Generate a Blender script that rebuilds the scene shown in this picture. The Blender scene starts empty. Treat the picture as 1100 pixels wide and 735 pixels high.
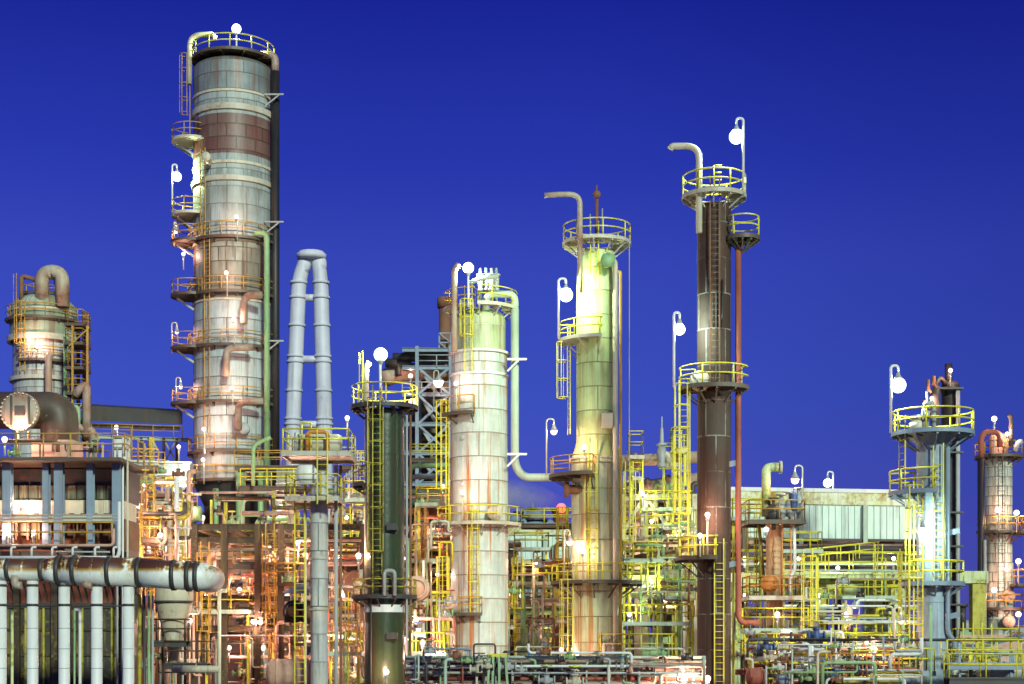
import bpy, bmesh, math, random
from mathutils import Vector, Matrix
random.seed(11)
C = bpy.context.scene
COL = C.collection
FPX = 1700.0; HZ = 690.0; CZ = 8.0
R = math.radians
def sc(D): return D / FPX
def P(x, y, D): return Vector(((x - 550) * D / FPX, D, CZ + (HZ - y) * D / FPX))
def Zy(y, D): return CZ + (HZ - y) * D / FPX
def Xx(x, D): return (x - 550) * D / FPX

# ------------------------------------------------------------------ mesh builder
class MB:
    def __init__(s): s.v = []; s.f = []; s.sm = []
    def add(s, vs, fs, smooth):
        b = len(s.v); s.v += [tuple(q) for q in vs]
        for f in fs: s.f.append([i + b for i in f])
        if isinstance(smooth, bool): s.sm += [smooth] * len(fs)
        else: s.sm += smooth
        return s
    def box(s, c, sz, rz=0.0):
        c = Vector(c); h = [q / 2 for q in sz]; m = Matrix.Rotation(rz, 3, 'Z')
        vs = [c + m @ Vector((sx * h[0], sy * h[1], sz_ * h[2])) for sz_ in (-1, 1) for sy in (-1, 1) for sx in (-1, 1)]
        return s.add(vs, [(0, 2, 3, 1), (4, 5, 7, 6), (0, 1, 5, 4), (2, 6, 7, 3), (0, 4, 6, 2), (1, 3, 7, 5)], False)
    def bar(s, a, b, w, h=None):
        a = Vector(a); b = Vector(b); h = h or w; d = b - a
        if d.length < 1e-5: return s
        d.normalize(); up = Vector((0, 0, 1)) if abs(d.z) < .95 else Vector((0, 1, 0))
        x = d.cross(up).normalized(); y = x.cross(d).normalized()
        vs = [p + x * (sx * w / 2) + y * (sy * h / 2) for p in (a, b) for sx, sy in ((-1, -1), (1, -1), (1, 1), (-1, 1))]
        return s.add(vs, [(0, 1, 2, 3), (7, 6, 5, 4), (0, 4, 5, 1), (1, 5, 6, 2), (2, 6, 7, 3), (3, 7, 4, 0)], False)
    def hbeam(s, a, b, w, h):                      # rolled I section
        a = Vector(a); b = Vector(b); d = (b - a)
        if d.length < 1e-5: return s
        d.normalize(); up = Vector((0, 0, 1)) if abs(d.z) < .95 else Vector((0, 1, 0))
        x = d.cross(up).normalized(); y = x.cross(d).normalized(); t = min(w, h) * .14
        s.bar(a + y * (h / 2 - t / 2), b + y * (h / 2 - t / 2), w, t) if abs(d.z) < .95 else s.bar2(a, b, x, y, w, t, 0, h / 2 - t / 2)
        s.bar(a - y * (h / 2 - t / 2), b - y * (h / 2 - t / 2), w, t) if abs(d.z) < .95 else s.bar2(a, b, x, y, w, t, 0, -h / 2 + t / 2)
        s.bar2(a, b, x, y, t, h - 2 * t, 0, 0)
        return s
    def bar2(s, a, b, x, y, w, h, ox, oy):
        vs = [p + x * (ox + sx * w / 2) + y * (oy + sy * h / 2) for p in (a, b) for sx, sy in ((-1, -1), (1, -1), (1, 1), (-1, 1))]
        return s.add(vs, [(0, 1, 2, 3), (7, 6, 5, 4), (0, 4, 5, 1), (1, 5, 6, 2), (2, 6, 7, 3), (3, 7, 4, 0)], False)
    def pipe(s, pts, r, n=8, bend=None, caps=True, r1=None, closed=False):
        pts = [Vector(p) for p in pts]
        q = [pts[0]]
        for i in range(1, len(pts) - 1):
            a, b, c = pts[i - 1], pts[i], pts[i + 1]
            u = (a - b); w = (c - b); l = min(u.length, w.length)
            bd = min(bend if bend is not None else 2.2 * r, l * .49)
            if bd > 1e-4 and u.angle(w, 3.14) < 3.05:
                u.normalize(); w.normalize(); p0 = b + u * bd; p2 = b + w * bd
                k = 5 if n >= 8 else 3
                for j in range(k + 1):
                    t = j / k; q.append(p0 * (1 - t) ** 2 + b * (2 * t * (1 - t)) + p2 * t * t)
            else: q.append(b)
        q.append(pts[-1])
        L = len(q); vs = []; up = None
        for i in range(L):
            if closed: t = q[(i + 1) % L] - q[i - 1]
            else: t = q[min(i + 1, L - 1)] - q[max(i - 1, 0)]
            t.normalize()
            if up is None:
                g = Vector((0, 0, 1)) if abs(t.z) < .9 else Vector((1, 0, 0))
                up = (g - t * g.dot(t)).normalized()
            else:
                up = up - t * up.dot(t)
                if up.length < 1e-6: up = t.orthogonal()
                up.normalize()
            sd = t.cross(up); rr = r if r1 is None else r + (r1 - r) * i / (L - 1)
            for k in range(n):
                a = 2 * math.pi * k / n
                vs.append(q[i] + up * (rr * math.cos(a)) + sd * (rr * math.sin(a)))
        fs = []; m = L if closed else L - 1
        for i in range(m):
            for k in range(n):
                j = (i + 1) % L; k2 = (k + 1) % n
                fs.append((i * n + k, j * n + k, j * n + k2, i * n + k2))
        sm = [True] * len(fs)
        if caps and not closed:
            fs.append(tuple(range(n))); fs.append(tuple(reversed(range((L - 1) * n, L * n)))); sm += [False, False]
        return s.add(vs, fs, sm)
    def lathe(s, prof, c, n=48, axis='Z', smooth=True, a0=0, a1=360):
        c = Vector(c); vs = []; full = abs(a1 - a0 - 360) < 1e-3; m = n if full else n + 1
        for r_, z in prof:
            for k in range(m):
                a = R(a0 + (a1 - a0) * k / n); x, y = r_ * math.cos(a), r_ * math.sin(a)
                vs.append(c + (Vector((x, y, z)) if axis == 'Z' else Vector((z, x, y)) if axis == 'X' else Vector((x, z, y))))
        fs = []
        for i in range(len(prof) - 1):
            for k in range(n):
                k2 = (k + 1) % m
                f = (i * m + k, i * m + k2, (i + 1) * m + k2, (i + 1) * m + k)
                fs.append(f if axis != 'Y' else tuple(reversed(f)))
        return s.add(vs, fs, smooth)
    def ring(s, c, r0, r1, z0, z1, n=40, a0=0, a1=360):     # annular slab / arc slab
        c = Vector(c); vs = []; full = abs(a1 - a0 - 360) < 1e-3; m = n if full else n + 1
        for r_, z in ((r0, z0), (r1, z0), (r1, z1), (r0, z1)):
            for k in range(m):
                a = R(a0 + (a1 - a0) * k / n); vs.append(Vector((c.x + r_ * math.cos(a), c.y + r_ * math.sin(a), z)))
        fs = []
        for i in range(4):
            j = (i + 1) % 4
            for k in range(n): fs.append((i * m + k, i * m + (k + 1) % m, j * m + (k + 1) % m, j * m + k))
        if not full: fs += [(0, m, 2 * m, 3 * m), (n, 3 * m + n, 2 * m + n, m + n)]
        return s.add(vs, fs, False)
    def ball(s, c, r, n=12, sz=(1, 1, 1)):
        prof = [(max(r * math.sin(math.pi * i / n), 1e-4), -r * math.cos(math.pi * i / n)) for i in range(n + 1)]
        t = MB().lathe(prof, (0, 0, 0), n * 2 if n < 10 else 20)
        return s.add([(c[0] + v[0] * sz[0], c[1] + v[1] * sz[1], c[2] + v[2] * sz[2]) for v in t.v], t.f, True)
    def build(s, name, mat, parent=None, loc=None, off=None):
        off = Vector(off if off is not None else (0, 0, 0))
        me = bpy.data.meshes.new(name)
        me.from_pydata([(v[0] - off.x, v[1] - off.y, v[2] - off.z) for v in s.v], [], s.f)
        me.polygons.foreach_set('use_smooth', s.sm); me.update()
        me.materials.append(mat)
        o = bpy.data.objects.new(name, me); COL.objects.link(o)
        if loc is not None: o.location = loc
        if parent is not None: o.parent = parent
        return o

LOC = {}; THINGS = []
def thing(name, loc, label, cat, group=None, order='x'):
    o = bpy.data.objects.new(name, None); COL.objects.link(o); o.empty_display_size = .5
    o.location = Vector(loc); LOC[o] = Vector(loc)
    o['label'] = label; o['category'] = cat; o['kind'] = 'thing'
    if group: o['group'] = group
    THINGS.append((o, order, Vector(loc)))
    return o
def part(name, mb, mat, parent, label=None):
    o = mb.build(name, mat, parent, None, LOC[parent]); LOC[o] = LOC[parent]
    if label: o['label'] = label
    return o
def solo(name, mb, mat, loc, label, cat, group=None, order='x', kind=None, where=None):
    o = mb.build(name, mat, None, Vector(loc), Vector(loc)); LOC[o] = Vector(loc)
    if kind:
        o['kind'] = kind
        if kind == 'structure': return o
    o['label'] = label; o['category'] = cat
    if group: o['group'] = group
    if not kind: o['kind'] = 'thing'; THINGS.append((o, order, Vector(where) if where is not None else Vector(loc)))
    return o

# ------------------------------------------------------------------ materials
def newmat(name):
    m = bpy.data.materials.new(name); m.use_nodes = True; nt = m.node_tree
    return m, nt, nt.nodes['Principled BSDF']
def N(nt, t, **kw):
    n = nt.nodes.new(t)
    for k, v in kw.items(): setattr(n, k, v)
    return n
def mth(nt, op, a, b=None):
    n = N(nt, 'ShaderNodeMath', operation=op)
    for i, q in enumerate((a, b)):
        if q is None: continue
        if isinstance(q, (int, float)): n.inputs[i].default_value = q
        else: nt.links.new(q, n.inputs[i])
    return n.outputs[0]
def mix(nt, fac, a, b, bt='MIX'):
    n = N(nt, 'ShaderNodeMix', data_type='RGBA', blend_type=bt)
    if isinstance(fac, (int, float)): n.inputs[0].default_value = fac
    else: nt.links.new(fac, n.inputs[0])
    for i, q in ((6, a), (7, b)):
        if isinstance(q, tuple): n.inputs[i].default_value = (*q[:3], 1)
        else: nt.links.new(q, n.inputs[i])
    return n.outputs[2]
def noise(nt, vec, scale, detail=4, rough=.6):
    n = N(nt, 'ShaderNodeTexNoise'); n.inputs['Scale'].default_value = scale
    n.inputs['Detail'].default_value = detail; n.inputs['Roughness'].default_value = rough
    nt.links.new(vec, n.inputs['Vector']); return n.outputs['Fac']
def ramp(nt, fac, lo, hi):
    n = N(nt, 'ShaderNodeMapRange'); n.inputs[1].default_value = lo; n.inputs[2].default_value = hi
    nt.links.new(fac, n.inputs[0]); return n.outputs[0]
def paint(name, base, dark=None, rust=(.16, .055, .02), amt=.35, rough=.5, metal=0.0, scale=1.0, streak=.3, spec=.4):
    m, nt, bs = newmat(name); tc = N(nt, 'ShaderNodeTexCoord').outputs['Object']
    dark = dark or tuple(q * .55 for q in base)
    big = noise(nt, tc, .45 * scale, 5); fine = noise(nt, tc, 3.2 * scale, 6, .7)
    mp = N(nt, 'ShaderNodeMapping'); mp.inputs['Scale'].default_value = (2.2 * scale, 2.2 * scale, .16 * scale); nt.links.new(tc, mp.inputs[0])
    st = noise(nt, mp.outputs[0], 1.3, 5, .65)
    c = mix(nt, ramp(nt, big, .35, .7), base, dark)
    s = mth(nt, 'MULTIPLY', ramp(nt, st, .52, .7), streak); c = mix(nt, s, c, rust)
    p = mth(nt, 'MULTIPLY', ramp(nt, mth(nt, 'ADD', mth(nt, 'MULTIPLY', fine, .6), mth(nt, 'MULTIPLY', big, .5)), .72 - .3 * amt, .86 - .3 * amt), .9)
    c = mix(nt, p, c, rust)
    nt.links.new(c, bs.inputs['Base Color'])
    rg = mix(nt, p, (rough,) * 3, (.85,) * 3); nt.links.new(rg, bs.inputs['Roughness'])
    bs.inputs['Metallic'].default_value = metal; bs.inputs['Specular IOR Level'].default_value = spec
    bp = N(nt, 'ShaderNodeBump'); bp.inputs['Strength'].default_value = .25; bp.inputs['Distance'].default_value = .03
    nt.links.new(fine, bp.inputs['Height']); nt.links.new(bp.outputs[0], bs.inputs['Normal'])
    return m
def shell(name, base, var, Rm, bw, bh, rust=(.17, .06, .025), patch=.3, streak=.5, rough=.45, seam=(.09, .08, .06), sw=.035, tint=None, metal=.0, red=None, runs=.55):
    """plated vessel wall: wrapped plate courses with seams, streaks running down, blotches"""
    m, nt, bs = newmat(name); tc = N(nt, 'ShaderNodeTexCoord').outputs['Object']
    sp = N(nt, 'ShaderNodeSeparateXYZ'); nt.links.new(tc, sp.inputs[0])
    ang = mth(nt, 'ARCTAN2', sp.outputs[0], mth(nt, 'MULTIPLY', sp.outputs[1], -1.0))
    u = mth(nt, 'MULTIPLY', ang, Rm)
    cb = N(nt, 'ShaderNodeCombineXYZ'); nt.links.new(u, cb.inputs[0]); nt.links.new(sp.outputs[2], cb.inputs[1])
    br = N(nt, 'ShaderNodeTexBrick'); nt.links.new(cb.outputs[0], br.inputs['Vector'])
    br.inputs['Scale'].default_value = 1; br.inputs['Brick Width'].default_value = bw; br.inputs['Row Height'].default_value = bh
    br.inputs['Mortar Size'].default_value = sw; br.inputs['Mortar Smooth'].default_value = .4; br.offset = .5
    br.inputs['Color1'].default_value = (*base, 1); br.inputs['Color2'].default_value = (*var, 1); br.inputs['Mortar'].default_value = (*seam, 1)
    mp = N(nt, 'ShaderNodeMapping'); mp.inputs['Scale'].default_value = (1.5, .045, 1); nt.links.new(cb.outputs[0], mp.inputs[0])
    st = noise(nt, mp.outputs[0], 1.0, 6, .7)
    mp2 = N(nt, 'ShaderNodeMapping'); mp2.inputs['Scale'].default_value = (3.4, .22, 1); nt.links.new(cb.outputs[0], mp2.inputs[0])
    st2 = noise(nt, mp2.outputs[0], 1.0, 5, .7)
    big = noise(nt, cb.outputs[0], .22, 5, .6); fine = noise(nt, cb.outputs[0], 2.4, 6, .72)
    c = br.outputs['Color']
    if tint: c = mix(nt, ramp(nt, big, .42, .66), c, tint)
    if red: c = mix(nt, ramp(nt, mth(nt, 'ADD', big, mth(nt, 'MULTIPLY', fine, .35)), .62, .78), c, red)
    c = mix(nt, mth(nt, 'MULTIPLY', ramp(nt, st2, .42, .72), .6), c, tuple(q * .42 for q in base))
    c = mix(nt, mth(nt, 'MULTIPLY', ramp(nt, mth(nt, 'ADD', mth(nt, 'MULTIPLY', big, .7), mth(nt, 'MULTIPLY', fine, .3)), .44, .58), .5), c, tuple(q * .55 for q in base))
    c = mix(nt, mth(nt, 'MULTIPLY', ramp(nt, st, .52, .60), streak), c, rust)
    fr = mth(nt, 'FRACT', mth(nt, 'DIVIDE', sp.outputs[2], bh))
    mp3 = N(nt, 'ShaderNodeMapping'); mp3.inputs['Scale'].default_value = (2.6, .22, 1); nt.links.new(cb.outputs[0], mp3.inputs[0])
    st3 = noise(nt, mp3.outputs[0], 1.0, 6, .75)
    rn = mth(nt, 'MULTIPLY', mth(nt, 'MULTIPLY', mth(nt, 'POWER', fr, 1.6), ramp(nt, st3, .44, .60)), runs)
    c = mix(nt, rn, c, tuple(q * .55 + .01 for q in rust))
    p = ramp(nt, mth(nt, 'ADD', mth(nt, 'MULTIPLY', fine, .55), mth(nt, 'MULTIPLY', st2, .55)), .80 - .32 * patch, .90 - .32 * patch)
    c = mix(nt, mth(nt, 'MULTIPLY', p, .85), c, rust)
    nt.links.new(c, bs.inputs['Base Color'])
    nt.links.new(mix(nt, p, (rough,) * 3, (.85,) * 3), bs.inputs['Roughness'])
    bs.inputs['Specular IOR Level'].default_value = .4; bs.inputs['Metallic'].default_value = metal
    bp = N(nt, 'ShaderNodeBump'); bp.inputs['Strength'].default_value = .7; bp.inputs['Distance'].default_value = .06
    hh = mth(nt, 'SUBTRACT', mth(nt, 'MULTIPLY', fine, .4), br.outputs['Fac'])
    nt.links.new(hh, bp.inputs['Height']); nt.links.new(bp.outputs[0], bs.inputs['Normal'])
    return m
def glow(name, col, s):
    m, nt, bs = newmat(name); bs.inputs['Base Color'].default_value = (.8, .8, .8, 1)
    bs.inputs['Emission Color'].default_value = (*col, 1); bs.inputs['Emission Strength'].default_value = s
    return m
RUST = (.17, .055, .022)
M = dict(
    yellow=paint('yellow_paint', (.70, .64, .03), (.48, .40, .03), amt=.36, streak=.4, scale=2.2),
    amber=paint('worn_yellow_paint', (.48, .30, .04), (.33, .17, .03), amt=.35, streak=.4, scale=1.5),
    deck=paint('dark_deck_steel', (.10, .075, .05), (.06, .05, .04), amt=.5),
    paledeck=paint('pale_deck_steel', (.5, .47, .38), (.34, .30, .22), amt=.4),
    grey=paint('grey_paint', (.36, .38, .38), (.25, .26, .26), amt=.25),
    bluegrey=paint('blue_grey_steel', (.22, .29, .36), (.15, .2, .26), amt=.2),
    white=paint('white_lagging', (.70, .70, .68), (.55, .55, .52), amt=.12, streak=.3),
    cream=paint('cream_lagging', (.55, .52, .40), (.42, .36, .25), amt=.3, streak=.5),
    green=paint('green_paint_and_light', (.25, .42, .20), (.16, .28, .12), amt=.35),  # green paint, also painted green light at the banded column foot
    moss=paint('mossy_concrete', (.54, .60, .38), (.48, .50, .08), rust=(.05, .04, .015), amt=.5, streak=.75, scale=1.1),
    palegreen=paint('pale_green_lagging', (.42, .50, .42), (.30, .36, .26), amt=.22, streak=.4),
    ochre=paint('ochre_steel', (.50, .44, .05), (.30, .24, .03), rust=(.05, .03, .012), amt=.62, streak=.7),
    rust=paint('rusted_pipe', (.24, .12, .065), (.13, .055, .03), amt=.5, streak=.6, rough=.8),
    red=paint('red_rust_pipe', (.34, .10, .06), (.2, .05, .035), amt=.3, streak=.4, rough=.7),
    brown=paint('brown_frame_steel', (.055, .034, .016), (.026, .017, .010), rust=(.24, .16, .025), amt=.40, streak=.35, scale=1.6),
    black=paint('black_pipe', (.02, .02, .022), (.012, .012, .014), amt=.12, rough=.5),
    dark=paint('dark_steel', (.05, .05, .045), (.03, .03, .03), amt=.35),
    pink=paint('pink_buff_metal', (.55, .36, .27), (.40, .22, .15), amt=.25, streak=.4),
    blue=paint('blue_paint', (.05, .12, .30), (.04, .08, .2), amt=.12),
    mottled=paint('mottled_pipe', (.36, .32, .25), (.26, .12, .08), amt=.42, streak=.35, scale=1.3),
    orange=paint('orange_paint', (.60, .22, .04), (.4, .14, .03), amt=.25),
    concrete=paint('grey_concrete', (.32, .31, .28), (.22, .21, .18), amt=.2),
)
DESC = dict(palegreen='pale', yellow='yellow', amber='amber', grey='grey', white='white', cream='cream', green='green', rust='rusty', red='reddish',
            black='black', dark='dark', pink='buff', blue='blue', mottled='mottled', bluegrey='bluish', brown='brown', moss='mossy', ochre='ochre')
# ------------------------------------------------------------------ shared part builders
def rail(mb, path, h=1.1, r=.035, post=1.7, closed=False, mids=(.55,)):
    path = [Vector(p) for p in path]
    if closed: path = path + [path[0]]
    for hh in (h, *[m_ * h for m_ in mids]):
        mb.pipe([p + Vector((0, 0, hh)) for p in path], r, 6, bend=0, caps=True)
    # posts at equal spacing
    acc = 0; last = None; mb.pipe([path[0], path[0] + Vector((0, 0, h))], r, 6)
    for a, b in zip(path, path[1:]):
        l = (b - a).length; d = 0
        while l - d > 1e-6 and acc + (l - d) >= post:
            d += post - acc; acc = 0; q = a + (b - a) * (d / l)
            mb.pipe([q, q + Vector((0, 0, h))], r, 6)
        acc += l - d
    if not closed and acc > .4: mb.pipe([path[-1], path[-1] + Vector((0, 0, h))], r, 6)
def arc(c, r, a0, a1, z, n=None):
    n = n or max(6, int(abs(a1 - a0) / 9))
    return [Vector((c[0] + r * math.cos(R(a0 + (a1 - a0) * k / n)), c[1] + r * math.sin(R(a0 + (a1 - a0) * k / n)), z)) for k in range(n + 1)]
def platform(root, c, r0, r1, z, a0, a1, rmat='yellow', dmat='deck', h=1.1, brackets=True, gap=None, rr=.04):
    full = abs(a1 - a0 - 360) < 1e-3
    mb = MB().ring(c, r0, r1, z - .05, z, 48, a0, a1)
    mb.ring(c, r1 + .002, r1 + .03, z - .14, z + .08, 48, a0, a1)
    if brackets:
        k = max(2, int((a1 - a0) / 32))
        for i in range(k + (0 if full else 1)):
            a = R(a0 + (a1 - a0) * (i / k) * (1 if full else .94) + (0 if full else .03 * (a1 - a0)))
            e = Vector((math.cos(a), math.sin(a), 0)); cc = Vector((c[0], c[1], z))
            mb.bar(cc + e * (r0 - .05) + Vector((0, 0, -.15)), cc + e * (r1 - .03) + Vector((0, 0, -.15)), .10, .18)
            mb.bar(cc + e * (r0 - .05) + Vector((0, 0, -min(1.0, (r1 - r0) * .9))), cc + e * (r0 + (r1 - r0) * .8) + Vector((0, 0, -.24)), .07, .07)
    o = part('platform', mb, M[dmat], root)
    m2 = MB()
    pts = arc(c, r1 - .04, a0, a1, z)
    if full: rail(m2, pts[:-1], h, rr, closed=True)
    else:
        e0 = Vector((math.cos(R(a0)), math.sin(R(a0)), 0)); e1 = Vector((math.cos(R(a1)), math.sin(R(a1)), 0)); cc = Vector((c[0], c[1], z))
        rail(m2, [cc + e0 * (r0 + .1)] + pts + [cc + e1 * (r0 + .1)], h, rr)
    part('railing', m2, M[rmat], o)
    return o
def boxplatform(root, x0, x1, y0, y1, z, rmat='yellow', dmat='deck', h=1.1, sides='flrb'):
    mb = MB().box(((x0 + x1) / 2, (y0 + y1) / 2, z - .04), (x1 - x0, y1 - y0, .07))
    mb.bar((x0, y0, z - .12), (x1, y0, z - .12), .07, .24).bar((x0, y1, z - .12), (x1, y1, z - .12), .07, .24)
    mb.bar((x0, y0 + .04, z - .121), (x0, y1 - .04, z - .121), .07, .24).bar((x1, y0 + .04, z - .121), (x1, y1 - .04, z - .121), .07, .24)
    o = part('platform', mb, M[dmat], root)
    m2 = MB(); e = .05; A = [Vector((x0 + e, y0 + e, z)), Vector((x1 - e, y0 + e, z)), Vector((x1 - e, y1 - e, z)), Vector((x0 + e, y1 - e, z))]
    if 'f' in sides: rail(m2, [A[0], A[1]], h)
    if 'r' in sides: rail(m2, [A[1], A[2]], h)
    if 'b' in sides: rail(m2, [A[2], A[3]], h)
    if 'l' in sides: rail(m2, [A[3], A[0]], h)
    part('railing', m2, M[rmat], o)
    return o
def ladder(root, base, z0, z1, out, mat='yellow', cage=True, w=.5, r=.03):
    """vertical ladder at base (x,y), 'out' the angle it faces"""
    b = Vector((base[0], base[1], 0)); e = Vector((math.cos(R(out)), math.sin(R(out)), 0)); s = Vector((-e.y, e.x, 0))
    mb = MB()
    for k in (-1, 1): mb.bar(b + s * (k * w / 2) + Vector((0, 0, z0)), b + s * (k * w / 2) + Vector((0, 0, z1 + 1.0)), .06, .06)
    z = z0 + .3
    while z < z1: mb.pipe([b - s * w / 2 + Vector((0, 0, z)), b + s * w / 2 + Vector((0, 0, z))], .018, 5); z += .33
    o = part('ladder', mb, M[mat], root)
    if cage and z1 - z0 > 3.2:
        m2 = MB(); zs = z0 + 2.3; cr = .42; cc = b + e * .38
        def hp(a): return cc + e * (cr * math.cos(R(a))) + s * (cr * math.sin(R(a)))
        z = zs
        while z < z1 + 1.0:
            m2.pipe([hp(-130 + 260 * k / 8) + Vector((0, 0, z)) for k in range(9)], r, 5, bend=0); z += 1.15
        for a in (-110, -55, 0, 55, 110): m2.bar(hp(a) + Vector((0, 0, zs)), hp(a) + Vector((0, 0, z - 1.15)), .045, .045)
        part('safety_cage', m2, M[mat], o)
    return o
def dome(r, z, h, n=10):
    return [(max(r * math.cos(math.pi / 2 * i / n), .001), z + h * math.sin(math.pi / 2 * i / n)) for i in range(n + 1)]

class Column:
    def __init__(s, name, x, D, label, cat='column', group=None):
        s.x = x; s.D = D; s.k = sc(D); s.c = Vector((Xx(x, D), D, 0))
        s.root = thing(name, s.c, label, cat, group)
    def z(s, y): return Zy(y, s.D)
    def sect(s, y0, y1, d0, d1, mat, name='shell', label=None, n=56):
        part(name, MB().lathe([(d1 / 2 * s.k, s.z(y1)), (d0 / 2 * s.k, s.z(y0))], s.c, n), mat, s.root, label)
    def head(s, y, d, hpx, mat, name='dome_head'):
        part(name, MB().lathe(dome(d / 2 * s.k, s.z(y), hpx * s.k), s.c, 56), mat, s.root)
    def ring(s, y, d, tpx, mat, out=2.5):
        part('stiffener_ring', MB().ring(s.c, d / 2 * s.k - .05, (d / 2 + out) * s.k, s.z(y) - tpx * s.k / 2, s.z(y) + tpx * s.k / 2, 56), mat, s.root)
    def plat(s, y, d, out, a0, a1, rmat='yellow', dmat='deck', **k):
        return platform(s.root, s.c, d / 2 * s.k + .02, (d / 2 + out) * s.k, s.z(y), a0, a1, rmat, dmat, **k)
    def lad(s, ang, d, y0, y1, mat='yellow', cage=True, off=.25, out=None):
        rr = d / 2 * s.k + off; a = R(ang)
        return ladder(s.root, (s.c.x + rr * math.cos(a), s.c.y + rr * math.sin(a)), s.z(y0), s.z(y1), ang if out is None else out, mat, cage)
    def at(s, ang, d, y, off=0):
        rr = d / 2 * s.k + off; a = R(ang)
        return Vector((s.c.x + rr * math.cos(a), s.c.y + rr * math.sin(a), s.z(y)))
    def pipe(s, pts, r, mat, name='side_pipe', n=12, bend=None, label=None):
        return part(name, MB().pipe(pts, r, n, bend), M[mat] if isinstance(mat, str) else mat, s.root, label)

# ------------------------------------------------------------------ lamps
# kind: (glass colour, glass luminance, lamp colour, lamp watts)
BULB = dict(flood=((.86, 1.0, .80), 9, (.76, 1.0, .52), 2600), floodc=((.82, .97, 1.0), 9, (.74, 1.0, .85), 2600), warm=((1.0, .80, .70), 5, (1.0, .54, .40), 260), redlamp=((1, .10, .08), 6, (1, .07, .06), 60000))
def bulbmat(kind):
    """frosted globe: glows and lets most of its lamp's light through"""
    key = kind + '_globe'
    if key not in M:
        m, nt, bs = newmat(key); nt.nodes.remove(bs); e = N(nt, 'ShaderNodeEmission'); e.inputs[0].default_value = (*BULB[kind][0], 1); e.inputs[1].default_value = BULB[kind][1]
        t = N(nt, 'ShaderNodeBsdfTransparent'); mx = N(nt, 'ShaderNodeMixShader'); mx.inputs[0].default_value = .45; nt.links.new(t.outputs[0], mx.inputs[1]); nt.links.new(e.outputs[0], mx.inputs[2])
        nt.links.new(mx.outputs[0], nt.nodes['Material Output'].inputs[0]); m.cycles.emission_sampling = 'NONE'; M[key] = m
    return M[key]
def bulblight(root, p, kind, k):
    l = bpy.data.lights.new('lamp_light', 'POINT'); l.color = BULB[kind][2]; l.energy = BULB[kind][3] * k * 1.6; l.shadow_soft_size = .06
    o = bpy.data.objects.new('lamp_light', l); COL.objects.link(o); o.parent = root; o.location = Vector(p) - LOC[root]
def lamp(x, y, D, kind, label, px=None, py=None, watts=None, group='small work lamps in the plant', hook=True, rb=None):
    """a bulb at pixel (x, y), standing on a pole at (px) that goes down to (py); a gooseneck when px differs from x"""
    flood = kind in ('flood', 'floodc'); p = P(x, y, D)
    if rb is None: rb = .36 if flood else .15
    px = x if px is None else px; py = y + 16 if py is None else py
    b = P(px, py, D)
    big = flood and rb > .2; root = thing('floodlight' if big else 'work_lamp', b, label, 'floodlight' if big else 'lamp', 'tall mast floodlights' if big else group)
    top = p + Vector((0, 0, rb + .25)); m = MB()
    if abs(px - x) > 1.5:
        q = Vector((b.x, b.y, top.z + .35))
        m.pipe([b, q, Vector((top.x, top.y, top.z + .35)), top], .05 if not flood else .07, 8, bend=.35)
    else: m.pipe([b, Vector((b.x, b.y, p.z - rb * .6)), ], .05 if not flood else .07, 8)
    part('pole', m, M['cream' if not flood else 'white'], root)
    if abs(px - x) > 1.5:
        part('lamp_shade', MB().lathe([(.07, rb + .26), (.12, rb + .1), (rb * (.62 if flood else 1.25), rb * (.86 if flood else .25)), (rb * (.62 if flood else 1.25) - .02, rb * (.85 if flood else .24)), (.08, rb + .03)], p, 20), M['grey'], root)
    else:
        part('socket', MB().lathe([(.06, -rb - .2), (.11, -rb - .1), (rb * .55, -rb * .75), (.01, -rb * .75)], p, 16), M['grey'], root)
    part('bulb', MB().ball(p, rb, 9 if flood else 7), bulbmat(kind), root); bulblight(root, p, kind, watts or 1.0)
    return root
# ------------------------------------------------------------------ camera, world, sun
cam = bpy.data.cameras.new('camera'); co = bpy.data.objects.new('camera', cam); COL.objects.link(co)
co.location = (0, 0, CZ); co.rotation_euler = (R(90), 0, 0)
cam.sensor_width = 36; cam.lens = FPX / 1100 * 36; cam.shift_y = (HZ - 367.5) / 1100; cam.clip_end = 6000; cam.clip_start = .5
C.camera = co
w = bpy.data.worlds.new('World'); C.world = w; w.use_nodes = True; nt = w.node_tree
bg = nt.nodes['Background']; out = nt.nodes['World Output']
sky = N(nt, 'ShaderNodeTexSky'); sky.sky_type = 'NISHITA'; sky.sun_disc = False
SUN_EL, SUN_AZ = 22.0, 160.0          # degrees; azimuth clockwise from +Y (the view direction)
sky.sun_elevation = R(SUN_EL); sky.sun_rotation = R(SUN_AZ); sky.ozone_density = 6; sky.air_density = 1; sky.dust_density = .3
geo = N(nt, 'ShaderNodeTexCoord'); sp = N(nt, 'ShaderNodeSeparateXYZ'); nt.links.new(geo.outputs['Generated'], sp.inputs[0])
cr = N(nt, 'ShaderNodeValToRGB'); nt.links.new(sp.outputs[2], cr.inputs[0])
cr.inputs[0].default_value = 0
el = cr.color_ramp.elements
STOPS = [(0.0, (.105, .088, .44)), (.05, (.072, .078, .46)), (.15, (.042, .072, .475)), (.232, (.035, .056, .445)), (.287, (.020, .035, .39)), (.376, (.008, .014, .27)), (.6, (.006, .010, .20)), (1.0, (.004, .007, .14))]
el[0].position, el[0].color = STOPS[0][0], (*STOPS[0][1], 1); el[1].position, el[1].color = STOPS[-1][0], (*STOPS[-1][1], 1)
for p_, c_ in STOPS[1:-1]: e_ = el.new(p_); e_.color = (*c_, 1)
ns = noise(nt, geo.outputs['Generated'], 3.0, 3, .5)
skyc = mix(nt, 1.0, cr.outputs[0], mix(nt, ns, (.88, .88, .91), (1.08, 1.08, 1.05)), 'MULTIPLY')
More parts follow.
